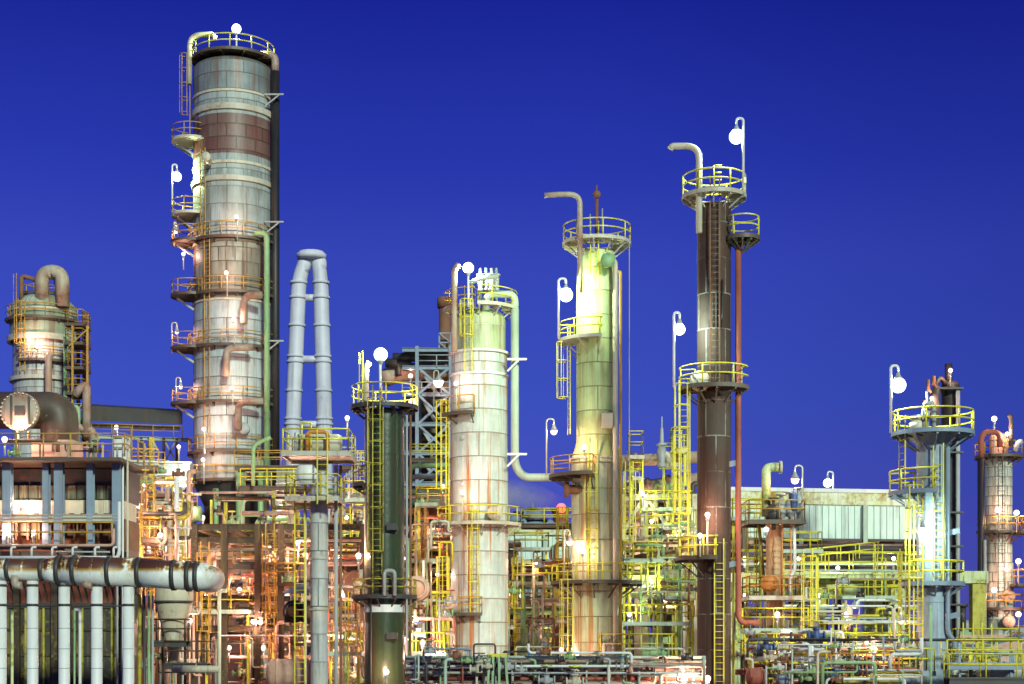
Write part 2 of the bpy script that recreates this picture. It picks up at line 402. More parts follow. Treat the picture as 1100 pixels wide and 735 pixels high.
side = N(nt, 'ShaderNodeMapRange'); side.interpolation_type = 'SMOOTHSTEP'; nt.links.new(sp.outputs[0], side.inputs[0]); side.inputs[1].default_value = .0; side.inputs[2].default_value = .36
skyc = mix(nt, side.outputs[0], skyc, mix(nt, 1.0, skyc, (.66, .66, .76), 'MULTIPLY'))
tw = mix(nt, 1.0, sky.outputs[0], (.03, .04, .12), 'MULTIPLY')
bg.inputs['Strength'].default_value = .05; nt.links.new(tw, bg.inputs[0])
bg2 = N(nt, 'ShaderNodeBackground'); nt.links.new(skyc, bg2.inputs[0]); bg2.inputs[1].default_value = 1.0
ad = N(nt, 'ShaderNodeAddShader'); nt.links.new(bg.outputs[0], ad.inputs[0]); nt.links.new(bg2.outputs[0], ad.inputs[1]); nt.links.new(ad.outputs[0], out.inputs[0])
sl = bpy.data.lights.new('sun', 'SUN'); so = bpy.data.objects.new('sun', sl); COL.objects.link(so)
sl.energy = 3.8; sl.angle = R(5); sl.color = (.84, 1.0, .82)
d_ = Vector((math.sin(R(SUN_AZ)) * math.cos(R(SUN_EL)), math.cos(R(SUN_AZ)) * math.cos(R(SUN_EL)), math.sin(R(SUN_EL))))
so.rotation_euler = d_.to_track_quat('Z', 'Y').to_euler(); so.location = (60, -40, 80)
vs_ = C.view_settings; vs_.view_transform = 'Standard'; vs_.look = 'None'; vs_.exposure = 0; vs_.gamma = 1
C.render.engine = 'CYCLES'; cy = C.cycles; cy.use_denoising = True; cy.sample_clamp_indirect = 4; cy.max_bounces = 5; cy.diffuse_bounces = 3
cy.glossy_bounces = 2; cy.volume_bounces = 3; cy.use_light_tree = True; cy.caustics_reflective = False; cy.caustics_refractive = False
try: cy.denoiser = 'OPENIMAGEDENOISE'
except Exception: pass

solo('ground', MB().add([(-3000, -200, 0), (3000, -200, 0), (3000, 6000, 0), (-3000, 6000, 0)], [(0, 1, 2, 3)], False), paint('ground_gravel', (.12, .11, .10), (.07, .065, .06), amt=.2, scale=.3), (0, 0, 0), '', '', kind='structure')

# ------------------------------------------------------------------ tall banded column (left)
A = Column('fractionating_column', 251, 125, 'tallest and widest column, pale grey with a rust red band near its domed top', 'column')
mA = shell('column_plates', (.42, .47, .46), (.35, .39, .385), 3.1, 2.6, 1.35, patch=.12, streak=.6, rust=(.12, .07, .03), tint=(.26, .29, .24))
mA2 = shell('column_plates_stained', (.36, .34, .28), (.25, .24, .18), 3.1, 1.3, 1.1, patch=.38, streak=.9, tint=(.16, .13, .08), sw=.05, rust=(.10, .045, .02))
mAr = shell('rust_band_plates', (.22, .15, .12), (.15, .042, .028), 3.1, 1.5, 1.0, patch=.42, streak=.8, rust=(.10, .03, .02), tint=(.14, .05, .035), seam=(.05, .03, .02), sw=.05)
mAb = shell('column_plates_blue', (.48, .55, .55), (.40, .46, .47), 3.1, 3.2, 1.5, patch=.06, streak=.5, rust=(.14, .09, .03), sw=.045)
A.head(79, 85, 11, shell('dark_dome', (.16, .18, .17), (.12, .14, .13), 3.1, 2.4, 1.3, patch=.25, streak=.8, tint=(.07, .08, .06)))  # dome darker than most plates below
for y0, y1, m_ in ((79, 111, shell('dark_plates', (.24, .27, .27), (.18, .21, .21), 3.1, 2.6, 1.3, patch=.25, streak=.8, tint=(.11, .13, .11))), (111, 135, mA), (135, 177, mAr), (177, 268, mA), (268, 330, mA2), (330, 400, mAb), (400, 470, mAb), (470, 521, mA)): A.sect(y0, y1, 85, 85, m_)  # topmost course darker than the ones below
A.sect(521, 545, 85, 62, M['dark'], 'skirt'); A.sect(545, 800, 62, 62, M['brown'], 'skirt')
for y, t in ((111, 2.5), (128, 6), (186, 3), (203, 5), (268, 2), (330, 2)): A.ring(y, 85, t, M['paledeck' if t > 4 else 'cream'], 2.2 if t > 4 else 1.2)
A.plat(67, 30, 29, 0, 360, 'yellow', 'deck', rr=.05)
A.lad(190, 85, 156, 66, 'amber'); A.lad(236, 85, 265, 185, 'amber', cage=False); A.lad(243, 85, 480, 262, 'amber', cage=False)
for y, full in ((265, 1), (322, 1), (378, 1), (437, 1), (489, 2)):
    A.plat(y, 85, 6, 186 if full == 1 else 150, 350, 'amber', 'deck')
for y in (157, 236):
    platform(A.root, A.at(200, 85, y, .15), .05, 1.55, A.z(y), 0, 360, 'amber', 'paledeck', brackets=False)
    part('balcony_strut', MB().bar(A.at(200, 85, y + 14, 0), A.at(200, 85, y + 3, 1.3), .12, .16).bar(A.at(190, 85, y + 14, 0), A.at(190, 85, y + 3, 1.3), .12, .16), M['grey'], A.root)
for y in (265, 322, 378, 437):
    platform(A.root, A.at(200, 85, y, .15), .05, 1.6, A.z(y) + .012, 40, 320, 'amber', 'deck', brackets=False)
    part('balcony_strut', MB().bar(A.at(200, 85, y + 14, 0), A.at(200, 85, y + 3, 1.3), .12, .16), M['grey'], A.root)
A.plat(519, 85, 5, 0, 360, 'amber', 'deck')
zt = A.z(42)
A.pipe([A.at(196, 85, 95, .3), A.at(196, 85, 43, .3), A.at(196, 85, 43, .3) + Vector((1.8, 0, .1)), A.at(196, 85, 43, .3) + Vector((2.0, 0, -.25))], .2, 'cream', 'davit_arm', bend=.9)
xr = A.c.x + 45 * A.k
A.pipe([Vector((xr - 1.0, 124, A.z(64))), Vector((xr + .12, 124, A.z(64))), Vector((xr + .12, 124, A.z(82)))], .3, 'mottled', 'overhead_pipe', bend=.7)
A.pipe([Vector((xr + .12, 124, A.z(82))), Vector((xr + .12, 124, A.z(560)))], .34, 'black', 'overhead_pipe', 16)
A.pipe([Vector((xr - 1.2, 122.1, A.z(261))), Vector((xr - .25, 122.1, A.z(261))), Vector((xr - .25, 122.1, A.z(560)))], .22, 'green', 'downcomer_pipe', bend=.8)
for y in (110, 245, 371):
    part('pipe_support', MB().bar(Vector((xr - .6, 123.2, A.z(y))), Vector((xr + .9, 123.2, A.z(y))), .12, .12).bar(Vector((xr - .5, 123.2, A.z(y + 12))), Vector((xr + .6, 123.2, A.z(y))), .1, .1), M['grey'], A.root)
for x0, x1, y in ((243, 272, 374), (256, 283, 432), (262, 282, 318)):
    A.pipe([P(x0, y + 30, 120.8), P(x0, y, 120.8), P(x1, y - 1, 120.9)], .28, 'mottled', 'nozzle_pipe', bend=.6)
part('nozzle', MB().lathe([(.001, 0), (.35, 0), (.35, .25), (.22, .25), (.22, 1.4)], P(221, 168, 120.3), 20, 'Y'), M['cream'], A.root)
for y in (460, 505):
    part('manhole', MB().lathe([(.001, 0), (.45, 0), (.45, .18), (.32, .18), (.32, 1.0)], P(262 if y == 460 else 274, y, 121.3), 24, 'Y'), M['grey'], A.root)
# pipes around the base of the column, green light painted into their colour
for x, r, y0, y1, mt in ((258, .33, 500, 560, 'green'), (280, .22, 495, 560, 'green'), (232, .2, 525, 560, 'green')):
    A.pipe([P(x, y0, 120.2), P(x, y1, 120.2), Vector((Xx(x, 120.2), 120.2, 0))], r, mt, 'riser_pipe')

# ------------------------------------------------------------------ absorber vessel far left
B = Column('absorber_vessel', 47, 135, 'stout pale domed vessel with a bent top pipe behind the left furnace', 'vessel')
mB = shell('absorber_plates', (.42, .46, .38), (.36, .40, .31), 2.6, 1.6, 1.4, patch=.15, streak=.6, tint=(.24, .27, .10))
mB2 = shell('absorber_lower_plates', (.55, .55, .52), (.5, .5, .46), 2.6, 1.6, 1.4, patch=.1, streak=.5)
B.head(336, 70, 20, mB); B.sect(336, 366, 70, 70, mB); B.sect(366, 405, 64, 64, mB2); B.sect(405, 800, 64, 64, mB2)
B.ring(367, 70, 6, M['paledeck'], 3.0); B.ring(410, 66, 4, M['paledeck'], 2.5); B.ring(337, 70, 2, M['cream'], 1)
B.pipe([P(45, 330, 133), P(45, 292, 133), P(67, 292, 133), P(67, 330, 133)], .58, 'mottled', 'bent_overhead_pipe', 20, bend=.84)
B.pipe([P(23, 322, 133), P(23, 296, 133), P(40, 301, 133)], .18, 'rust', 'davit_arm')
B.plat(347, 70, 5, 200, 350, 'amber'); B.plat(392, 64, 6, 240, 365, 'amber', rr=.05); B.plat(318, 40, 4, 0, 360, 'amber')
B.lad(250, 66, 405, 345, 'amber'); B.lad(225, 60, 345, 312, 'amber', cage=False)
for x, y0, y1, r, mt in ((70, 362, 480, .16, 'green'), (92, 336, 480, .28, 'rust'), (84, 350, 478, .16, 'dark'), (77, 384, 490, .14, 'rust')):
    B.pipe([P(x, y0, 131.2), P(x, y1, 131.2)], r, mt, 'riser_pipe')
B.pipe([P(52, 470, 131), P(52, 384, 131), P(56, 378, 131)], .3, 'pink', 'riser_pipe')
t = thing('pipe_tower', P(88, 490, 129), 'tall amber railed pipe tower standing beside the stout domed vessel', 'steel tower')
m = MB()
for x in (78, 94):
    for d in (128, 130.5): part('post', MB().bar(P(x, 350, d), (Xx(x, d), d, 0), .16, .16), M['amber'], t)
for y in (352, 372, 398, 425, 452, 478):
    boxplatform(t, Xx(77, 130), Xx(96, 130), 128, 130.5, Zy(y, 130), 'amber', 'deck')
for (x0, y0, x1, y1) in ((74, 372, 96, 352), (74, 452, 96, 425), (96, 478, 74, 452)): part('brace', MB().bar(P(x0, y0, 128), P(x1, y1, 128), .1, .1), M['amber'], t)
for pts, r, mt in (([(80, 425), (93, 410), (93, 470)], .34, 'mottled'), ([(78, 455), (90, 462), (100, 462), (100, 492)], .30, 'mottled'), ([(70, 440), (84, 436), (84, 480)], .2, 'green')):
    part('pipe', MB().pipe([P(x, y, 127.6) for x, y in pts], r, 12), M[mt], t)

# ------------------------------------------------------------------ slender column in front, x = 343
I = Column('slender_column', 343, 80, 'slender cream column with two square railed decks and a drum on top', 'column')
mI = shell('slender_plates', (.60, .58, .50), (.55, .50, .40), .42, 3.0, 1.4, patch=.2, streak=.7, tint=(.42, .46, .50))
I.sect(497, 830, 19, 19, mI)
boxplatform(I.root, Xx(308, 80), Xx(379, 80), 78.2, 81.8, Zy(489, 80), 'yellow', 'paledeck')
boxplatform(I.root, Xx(311, 80), Xx(367, 80), 78.4, 81.6, Zy(536, 80), 'yellow', 'paledeck')
part('drum', MB().lathe([(.001, 0)] + [(.45, .02), (.5, .2), (.5, 2.1), (.42, 2.3), (.001, 2.35)], P(318, 477, 80), 24, 'X'), M['cream'], I.root)
part('head_flange', MB().lathe([(.001, 0), (.58, 0), (.58, .14), (.001, .14)], P(317, 477, 80), 24, 'X'), M['grey'], I.root)
part('manhole', MB().lathe([(.001, 0), (.55, 0), (.55, .14), (.3, .14), (.3, 1.0)], P(329, 509, 79.0), 24, 'Y'), M['white'], I.root)
m = MB().pipe([P(330, 484, 79), P(330, 464, 79), P(352, 464, 79), P(352, 484, 79)], .1, 8); part('top_pipe', m, M['orange'], I.root)
m = MB(); rail(m, [P(324, 489, 79), P(334, 489, 79)], 1.6, .05, mids=()); part('hoist_frame', m, M['yellow'], I.root)
ladder(I.root, (Xx(347, 78.4), 78.15), Zy(545, 80), Zy(490, 80), 270, 'yellow')
ladder(I.root, (Xx(322, 79.7), 79.7), Zy(830, 80), Zy(537, 80), 270, 'yellow', cage=False)
for x, mt, r in ((361, 'grey', .1), (366, 'rust', .07), (328, 'cream', .07)): I.pipe([P(x, 500, 80.2), (Xx(x, 80.2), 80.2, 0)], r, mt, 'riser_pipe')
for y in (600, 655): I.ring(y, 19, 2, M['paledeck'], 1.2)

# ------------------------------------------------------------------ dark green column
G = Column('green_column', 413, 85, 'dark olive green column with a black round deck at its top', 'column')
mG = shell('olive_plates', (.036, .056, .024), (.028, .044, .019), 1.1, 3.0, 6.0, patch=.15, streak=.6, rough=.28, rust=(.06, .035, .015), tint=(.055, .082, .034), sw=.012)
G.sect(442, 650, 43, 43, mG); G.sect(650, 658, 44, 44, M['white'], 'marker_band', 'pale painted band'); G.sect(658, 830, 43, 43, mG)
G.head(442, 42, 4, M['dark'], 'top_plate')
G.plat(438, 40, 16, 0, 360, 'yellow', 'dark', rr=.035); G.plat(641, 43, 13, 0, 360, 'ochre', 'dark', h=.9)
G.plat(521, 43, 13, 150, 235, 'ochre', 'dark')
G.lad(258, 43, 640, 438, 'ochre'); G.lad(205, 43, 438, 400, 'yellow', cage=False)
for a, r, mt in ((238, .05, 'dark'),): G.pipe([G.at(a, 43, 446, .12), G.at(a, 43, 830, .12)], r, mt, 'riser_pipe')
for x, d in ((437, 84), (441, 84.2)): G.pipe([P(x, 446, d), P(x, 830, d)], .06, 'grey' if x < 440 else 'rust', 'conduit')
G.pipe([P(393, 438, 84.4), P(393, 394, 84.4), P(397, 389, 84.4)], .16, 'cream', 'davit_arm')
for y in (566, 683): part('bracket', MB().box(P(421, y, 83.8), (.55, .4, .35)), M['dark'], G.root)
m = MB().pipe([P(413, 640, 83.2), P(413, 613, 83.2), P(424, 613, 83.2), P(424, 640, 83.2)], .1, 8); part('loop_pipe', m, M['grey'], G.root)

# ------------------------------------------------------------------ white column, x = 515
W = Column('white_column', 515, 105, 'broad white column streaked with orange rust, vent valves on its dome', 'column')
mW = shell('white_plates', (.58, .66, .62), (.50, .57, .53), 1.9, 5.5, 1.55, rust=(.40, .15, .045), patch=.12, streak=1.0, seam=(.25, .22, .16), sw=.045)
mWt = shell('mossy_dome_plates', (.50, .56, .36), (.44, .49, .28), 1.7, 1.05, 3.2, rust=(.22, .16, .04), patch=.15, streak=.7, seam=(.62, .6, .5), sw=.06)
W.head(345, 57, 14, mWt); W.sect(345, 381, 57, 57, mWt); W.sect(381, 405, 60, 60, mW); W.sect(405, 830, 62, 62, mW)
W.ring(381, 57, 2.5, M['white'], 4); W.ring(405, 62, 2.5, M['white'], 1.5)
W.plat(334, 50, 14, 190, 262, 'amber', 'paledeck'); W.plat(333, 54, 14, 268, 372, 'yellow', 'paledeck')
W.plat(448, 62, 12, 178, 262, 'amber', 'deck'); W.plat(564, 62, 15, 175, 345, 'yellow', 'paledeck'); W.plat(660, 62, 11, 175, 275, 'amber', 'deck')
W.lad(252, 62, 405, 330, 'yellow'); W.lad(262, 62, 664, 564, 'yellow'); W.lad(206, 62, 564, 449, 'yellow', off=.4); W.lad(190, 62, 800, 664, 'yellow', off=.4)
W.pipe([P(553, 332, 104), P(553, 500, 104), P(562, 513, 104), P(592, 513, 104), P(600, 513, 103)], .27, 'palegreen', 'overhead_pipe', 16, bend=.9)
W.pipe([P(522, 334, 103.4), P(522, 316, 103.4), P(553, 316, 104), P(553, 334, 104)], .25, 'palegreen', 'overhead_pipe', 16, bend=.95)
for y in (386, 488): part('pipe_support', MB().bar(P(545, y, 103.4), P(566, y, 103.4), .14, .14).bar(P(545, y + 13, 103.4), P(558, y, 103.4), .12, .12), M['white'], W.root)
for i, x in enumerate((516, 522, 528, 533)):
    o = part('relief_valve', MB().lathe([(.12, -1.6), (.12, -.9), (.22, -.9), (.22, -.75), (.15, -.7), (.2, -.3), (.2, .1), (.28, .1), (.28, .2), (.12, .25), (.09, .6), (.001, .62)], P(x, 298, 104 + .3 * (i % 2)), 14), M['grey'], W.root)
W.pipe([P(504, 306, 103), P(512, 300, 103), P(535, 296, 103)], .16, 'grey', 'vent_header')
W.pipe([P(488, 378, 102.6), P(488, 290, 102.6), P(493, 284, 102.6)], .2, 'mottled', 'davit_arm')
part('manhole', MB().lathe([(.001, 0), (.5, 0), (.5, .2), (.36, .2), (.36, 1.0)], P(532, 551, 102.5), 24, 'Y'), M['cream'], W.root)
for y in (430, 470, 520): part('nozzle', MB().lathe([(.001, 0), (.16, 0), (.16, .3), (.001, .3)], P(497, y, 103.3), 12, 'Y'), M['grey'], W.root)

# ------------------------------------------------------------------ bright yellow green column, x = 637
Y = Column('lime_column', 641, 100, 'pale lime lit column with an aerial mast above its railed top deck', 'column')
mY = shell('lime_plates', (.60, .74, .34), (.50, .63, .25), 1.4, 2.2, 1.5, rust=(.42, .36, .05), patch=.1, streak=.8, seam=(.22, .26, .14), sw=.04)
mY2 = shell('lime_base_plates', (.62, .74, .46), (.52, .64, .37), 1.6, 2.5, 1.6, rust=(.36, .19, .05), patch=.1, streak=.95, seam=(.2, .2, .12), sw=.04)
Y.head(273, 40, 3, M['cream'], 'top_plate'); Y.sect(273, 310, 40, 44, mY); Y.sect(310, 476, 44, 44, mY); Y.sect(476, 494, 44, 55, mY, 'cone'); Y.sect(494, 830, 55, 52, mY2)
Y.ring(494, 55, 2, M['cream'], 1)
Y.plat(262, 36, 18.5, 0, 360, 'yellow', 'paledeck', rr=.045); Y.plat(367, 44, 19, 172, 275, 'yellow', 'paledeck', rr=.04)
Y.plat(512, 50, 26, 160, 262, 'amber', 'deck'); Y.plat(626, 54, 22, 0, 360, 'yellow', 'deck')
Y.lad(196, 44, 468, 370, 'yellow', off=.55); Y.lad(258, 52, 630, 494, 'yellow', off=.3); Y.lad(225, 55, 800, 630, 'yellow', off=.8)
Y.lad(262, 44, 300, 262, 'yellow', cage=False)
Y.pipe([P(623, 315, 98), P(623, 209, 98), P(601, 209, 98), P(585, 210, 98)], .17, 'mottled', 'davit_arm', bend=1.0)
part('mast', MB().pipe([P(641, 262, 99), P(641, 214, 99)], .12, 8).pipe([P(641, 214, 99), P(641, 199, 99)], .05, 6).ball(P(641, 209, 99), .26, 8), M['rust'], Y.root)
part('aerial', MB().pipe([P(634, 262, 98.5), P(634, 230, 98.5)], .04, 6).pipe([P(647, 262, 98.5), P(647, 224, 98.5)], .04, 6), M['grey'], Y.root)
Y.pipe([P(653, 280, 98.2), P(661, 280, 98.4), P(661, 560, 98.4), P(661, 830, 98.4)], .16, 'cream', 'downcomer_pipe', bend=.5)
Y.pipe([P(663, 292, 98.9), P(666.5, 292, 98.9), P(666.5, 830, 98.9)], .10, 'amber', 'downcomer_pipe')
Y.pipe([P(676, 256, 98.5), P(676, 600, 98.5)], .03, 'grey', 'guy_wire', 6)
Y.pipe([P(600, 513, 101), P(612, 513, 101)], .3, 'green', 'inlet_nozzle')
part('bracket', MB().box(P(652, 452, 98.3), (.7, .5, .9)), M['cream'], Y.root)
part('flanged_nozzle', MB().lathe([(.001, 0), (.45, 0), (.45, .2), (.28, .2), (.28, 1.2)], P(653, 279, 97.9), 20, 'Y'), M['green'], Y.root)
part('flanged_nozzle', MB().lathe([(.001, 0), (.5, 0), (.5, .3), (.3, .3), (.3, 1.6)], P(606, 526, 99), 20, 'X'), M['rust'], Y.root)

# ------------------------------------------------------------------ rusty column, x = 767
E = Column('rusty_column', 767, 85, 'tall slim column of dark brown rusted plates with a ring deck on top', 'column')
mE = shell('rusty_plates', (.085, .062, .045), (.034, .014, .007), .9, 1.1, 1.9, rust=(.045, .018, .009), patch=.40, streak=.95, seam=(.26, .26, .22), sw=.045, rough=.75, red=(.07, .017, .007))
E.sect(222, 830, 36, 36, mE); E.head(222, 36, 3, M['rust'], 'top_plate')
E.plat(212, 34, 17, 0, 360, 'yellow', 'paledeck', rr=.045)
platform(E.root, E.at(340, 36, 257, .65), .05, .9, E.z(259), 0, 360, 'yellow', 'deck')
E.plat(418, 36, 20, 165, 338, 'yellow', 'deck', rr=.04); E.plat(600, 36, 23, 178, 268, 'yellow', 'deck')
E.lad(265, 36, 416, 214, 'rust', cage=False); E.lad(277, 36, 830, 600, 'yellow', cage=False, off=.2); E.lad(200, 36, 600, 430, 'yellow', off=.9, out=250)
E.pipe([P(793, 262, 84.5), P(793, 662, 84.5), P(797, 669, 84.5), P(815, 669, 84.5)], .16, 'red', 'downcomer_pipe')
for y in (416, 497, 605): part('pipe_support', MB().bar(P(783, y + 2, 84.6), P(793, y, 84.5), .16, .3), M['bluegrey'], E.root)
E.pipe([P(751, 250, 84), P(751, 157, 84), P(722, 157, 84), P(720, 160, 84)], .17, 'cream', 'davit_arm', bend=.9)
m = MB(); rail(m, [P(767, 200, 84), P(775, 200, 84)], 1.1, .045, mids=(.3, .65)); part('hoist_frame', m, M['yellow'], E.root)
part('manhole', MB().lathe([(.001, 0), (.55, 0), (.55, .18), (.4, .18), (.4, 1.4)], P(752, 409, 83.9), 24, 'Y'), M['cream'], E.root)
for x in (762, 776): E.pipe([P(x, 300, 84.0), P(x, 352, 84.0)], .05, 'black', 'conduit', 6)

# ------------------------------------------------------------------ blue grey column, right
F = Column('blue_grey_column', 1002, 80, 'smooth blue grey column with a wide round yellow railed deck on top', 'column')
mF = shell('smooth_blue_plates', (.36, .46, .54), (.32, .42, .50), .75, 4.0, 5.0, patch=.06, streak=.45, rough=.3, sw=.01, rust=(.2, .2, .2))
F.sect(478, 820, 34, 34, mF); F.sect(467, 478, 56, 34, mF, 'flared_cone')
F.plat(466, 30, 28, 0, 360, 'yellow', 'bluegrey', rr=.045); F.plat(530, 34, 29, 150, 262, 'yellow', 'bluegrey', rr=.045); F.plat(627, 34, 16, 165, 360, 'yellow', 'bluegrey', rr=.04)
boxplatform(F.root, Xx(961, 78.8), Xx(997, 78.8), 77.4, 79.0, Zy(720, 80), 'yellow', 'bluegrey')
F.lad(270, 34, 627, 500, 'yellow', cage=False); F.lad(225, 34, 720, 540, 'yellow', off=.6, out=225); F.lad(200, 34, 530, 470, 'yellow', off=1.0, cage=False); F.lad(215, 34, 830, 722, 'yellow', off=.7)
F.pipe([P(1018, 480, 79.2), P(1018, 680, 79.2), P(1026, 690, 79.2), P(1026, 720, 79.2)], .13, 'bluegrey', 'downcomer_pipe')
for y in (570, 660): part('bracket', MB().bar(P(1012, y + 4, 79.4), P(1031, y, 79.2), .14, .28), M['bluegrey'], F.root)
F.pipe([P(992, 466, 78.6), P(992, 440, 78.6), P(1000, 432, 78.6), P(1003, 438, 78.6), P(1003, 466, 78.6)], .12, 'grey', 'top_pipe')
part('top_vessel', MB().lathe([(.001, 0), (.42, 0), (.42, .5), (.3, .65), (.3, .9), (.001, .92)], P(985, 466, 78.8), 20), M['cream'], F.root)
part('top_valve', MB().lathe([(.1, 0), (.1, .5), (.24, .5), (.24, .65), (.12, .7), (.16, 1.2), (.22, 1.25), (.22, 1.35), (.08, 1.4), (.05, 1.9), (.001, 1.9)], P(996, 462, 78.5), 14), M['grey'], F.root)

# ------------------------------------------------------------------ dark twin stack behind it
K = Column('dark_stack', 1021, 110, 'black slim stack with small vent pipes on top behind the blue grey column', 'stack')
K.sect(414, 830, 19, 19, shell('black_plates', (.035, .03, .028), (.028, .024, .022), .6, 2, 2.5, patch=.25, streak=.4), n=32); K.head(414, 19, 5, M['dark'])
K.pipe([P(1019, 416, 110), P(1019, 391, 110)], .26, 'black', 'vent_pipe'); K.pipe([P(1005, 440, 109.5), P(1005, 413, 109.5), P(1010, 405, 109.5), P(1016, 413, 109.5)], .18, 'dark', 'vent_pipe')
K.pipe([P(1005, 418, 109), P(1005, 830, 109)], .34, 'dark', 'side_pipe'); K.pipe([P(1029, 420, 109), P(1029, 830, 109)], .15, 'grey', 'side_pipe')
for y in (420, 488, 552, 588, 615, 650, 660): part('stiffener_ring', MB().box((Xx(1018, 109.6), 109.6, K.z(y)), (1.75, 1.7, .12)), M['dark'], K.root)
for x, y in ((997, 408), (1003, 404), (993, 430)): part('vent_nozzle', MB().pipe([P(x + 8, y + 14, 109), P(x, y + 12, 109), P(x, y, 109)], .13, 8), M['rust'], K.root)

# ------------------------------------------------------------------ column at the far right
H = Column('grid_plated_column', 1073, 125, 'pale column with grid plated shell and warm lit decks at the right edge', 'column')
mH = shell('grid_plates', (.56, .60, .50), (.50, .54, .44), 1.0, .75, .75, patch=.05, streak=.4, seam=(.10, .09, .06), sw=.035)
H.sect(489, 605, 28, 28, mH); H.sect(605, 900, 30, 30, mH); H.sect(470, 489, 20, 20, M['pink'], 'top_drum'); H.head(470, 20, 5, M['pink'])
H.plat(491, 26, 12, 0, 360, 'amber', 'deck', rr=.045); H.plat(572, 28, 12, 190, 350, 'amber', 'deck', rr=.045); H.plat(654, 30, 10, 180, 350, 'amber', 'deck', rr=.045)
boxplatform(H.root, Xx(1086, 124), Xx(1108, 124), 122.5, 125, Zy(628, 125), 'amber', 'deck'); boxplatform(H.root, Xx(1090, 124), Xx(1108, 124), 122.5, 125, Zy(572, 125), 'amber', 'deck'); boxplatform(H.root, Xx(1088, 124), Xx(1108, 124), 122.5, 125, Zy(688, 125), 'amber', 'deck')
H.pipe([P(1074, 480, 123), P(1074, 464, 123), P(1054, 464, 123), P(1054, 492, 123)], .22, 'red', 'overhead_pipe', 14, bend=.7)
H.pipe([P(1054, 492, 123), P(1054, 830, 123)], .28, 'black', 'overhead_pipe', 14); H.pipe([P(1058, 580, 122.6), P(1058, 830, 122.6)], .12, 'grey', 'side_pipe')
H.lad(262, 28, 654, 491, 'dark', cage=False); H.lad(325, 30, 760, 575, 'amber', off=1.0)
H.pipe([P(1086, 480, 123.3), P(1086, 448, 123.3), P(1083, 446, 123.3)], .18, 'dark', 'davit_arm')
H.pipe([P(1090, 485, 123.3), P(1093, 476, 123.3), P(1098, 474, 123.3)], .2, 'grey', 'vent_pipe')
for y in (640, 668): part('manhole', MB().lathe([(.001, 0), (.5, 0), (.5, .2), (.35, .2), (.35, 1)], P(1084, y, 123.4), 20, 'Y'), M['pink'], H.root)

# ------------------------------------------------------------------ orange small column, x = 832
J = Column('buff_column', 832, 90, 'small buff orange column with a cluttered square deck before the clad gallery', 'column')
J.sect(563, 672, 19, 17, paint('buff_shell', (.50, .33, .18), (.36, .2, .09), amt=.3, streak=.6)); J.sect(672, 830, 17, 17, M['ochre'])
boxplatform(J.root, Xx(801, 89), Xx(862, 89), 88, 91.2, Zy(561, 90), 'amber', 'deck'); boxplatform(J.root, Xx(802, 89), Xx(862, 89), 88.1, 91, Zy(641, 90), 'orange', 'paledeck')
ladder(J.root, (Xx(845, 88.6), 88.6), Zy(641, 90), Zy(562, 90), 270, 'orange', cage=False); ladder(J.root, (Xx(846, 88.5), 88.5), Zy(830, 90), Zy(642, 90), 270, 'amber', cage=False)
J.pipe([P(823, 555, 89.4), P(823, 502, 89.4), P(836, 502, 89.4)], .26, 'moss', 'davit_arm', bend=.75); part('end_flange', MB().lathe([(.001, 0), (.36, 0), (.36, .15), (.001, .15)], P(837, 502, 89.4), 18, 'X'), M['cream'], J.root)
for x, y, s_ in ((831, 552, .5), (849, 546, .34), (858, 541, .3), (839, 548, .3)):
    part('deck_valve', MB().lathe([(.12, -.9), (.12, -.5), (s_ * .8, -.45), (s_, 0), (s_ * .8, .4), (.1, .5), (.1, .8), (.3, .82), (.3, .9), (.001, .9)], P(x, y, 88.8), 14), M['dark' if s_ > .4 else 'grey'], J.root)
part('blue_valve', MB().lathe([(.1, -.6), (.2, -.5), (.2, .3), (.1, .4), (.001, .7)], P(853, 537, 88.5), 12), M['blue'], J.root)
J.pipe([P(853, 563, 88.6), P(854, 612, 88.6), P(849, 620, 88.6), P(849, 640, 88.6)], .1, 'white', 'drain_pipe'); J.pipe([P(815, 561, 90.5), P(822, 640, 90.5)], .1, 'ochre', 'brace')
part('manhole', MB().lathe([(.001, 0), (.5, 0), (.5, .2), (.35, .2), (.35, 1)], P(827, 627, 88.8), 20, 'Y'), M['orange'], J.root)

# ------------------------------------------------------------------ flare stack of paired leaning legs, far behind
T = thing('twin_leg_stack', (Xx(332, 260), 260, 0), 'far pale stack of two ringed legs that lean together at the top', 'stack')
kk = sc(260)
mT = paint('pale_stack', (.62, .61, .66), (.46, .46, .52), rust=(.26, .23, .24), amt=.2, scale=.4, streak=.6)
for pts, d in ((((312, 690), (314.5, 454), (321, 300), (331, 272)), 13), (((351, 690), (348.5, 454), (344.5, 300), (340.5, 272)), 15)):
    m = MB().pipe([Vector((Xx(pts[0][0], d_), d_, 0)) if i == 0 else P(x, y, d_) for i, (x, y) in enumerate(pts) for d_ in (260,)], 1.3, 24, bend=4, r1=1.15)
    lg = part('leg', m, mT, T)
    for y in (304, 320, 350, 383, 389, 420, 450, 456):
        (xa, ya), (xb, yb) = pts[1], pts[2]; x = xa + (xb - xa) * (y - ya) / (yb - ya)
        part('flange_ring', MB().lathe([(1.0, -.2), (1.45, -.2), (1.45, .2), (1.0, .2)], P(x, y, 260), 24), mT, lg)
for y in (320, 386, 456):
    xa = 314.5 + 6.5 * (454 - y) / 154; xb = 348.5 - 4 * (454 - y) / 154
    part('cross_tie', MB().pipe([P(xa, y, 260), P(xb, y, 260)], .6, 14), mT, T)
part('top_ring', MB().lathe([(1.2, -1.2), (2.3, -1.0), (2.45, -.7), (2.45, -.2), (2.1, -.1), (2.1, .15), (.5, .2)], P(334.5, 272, 260), 24), mT, T)
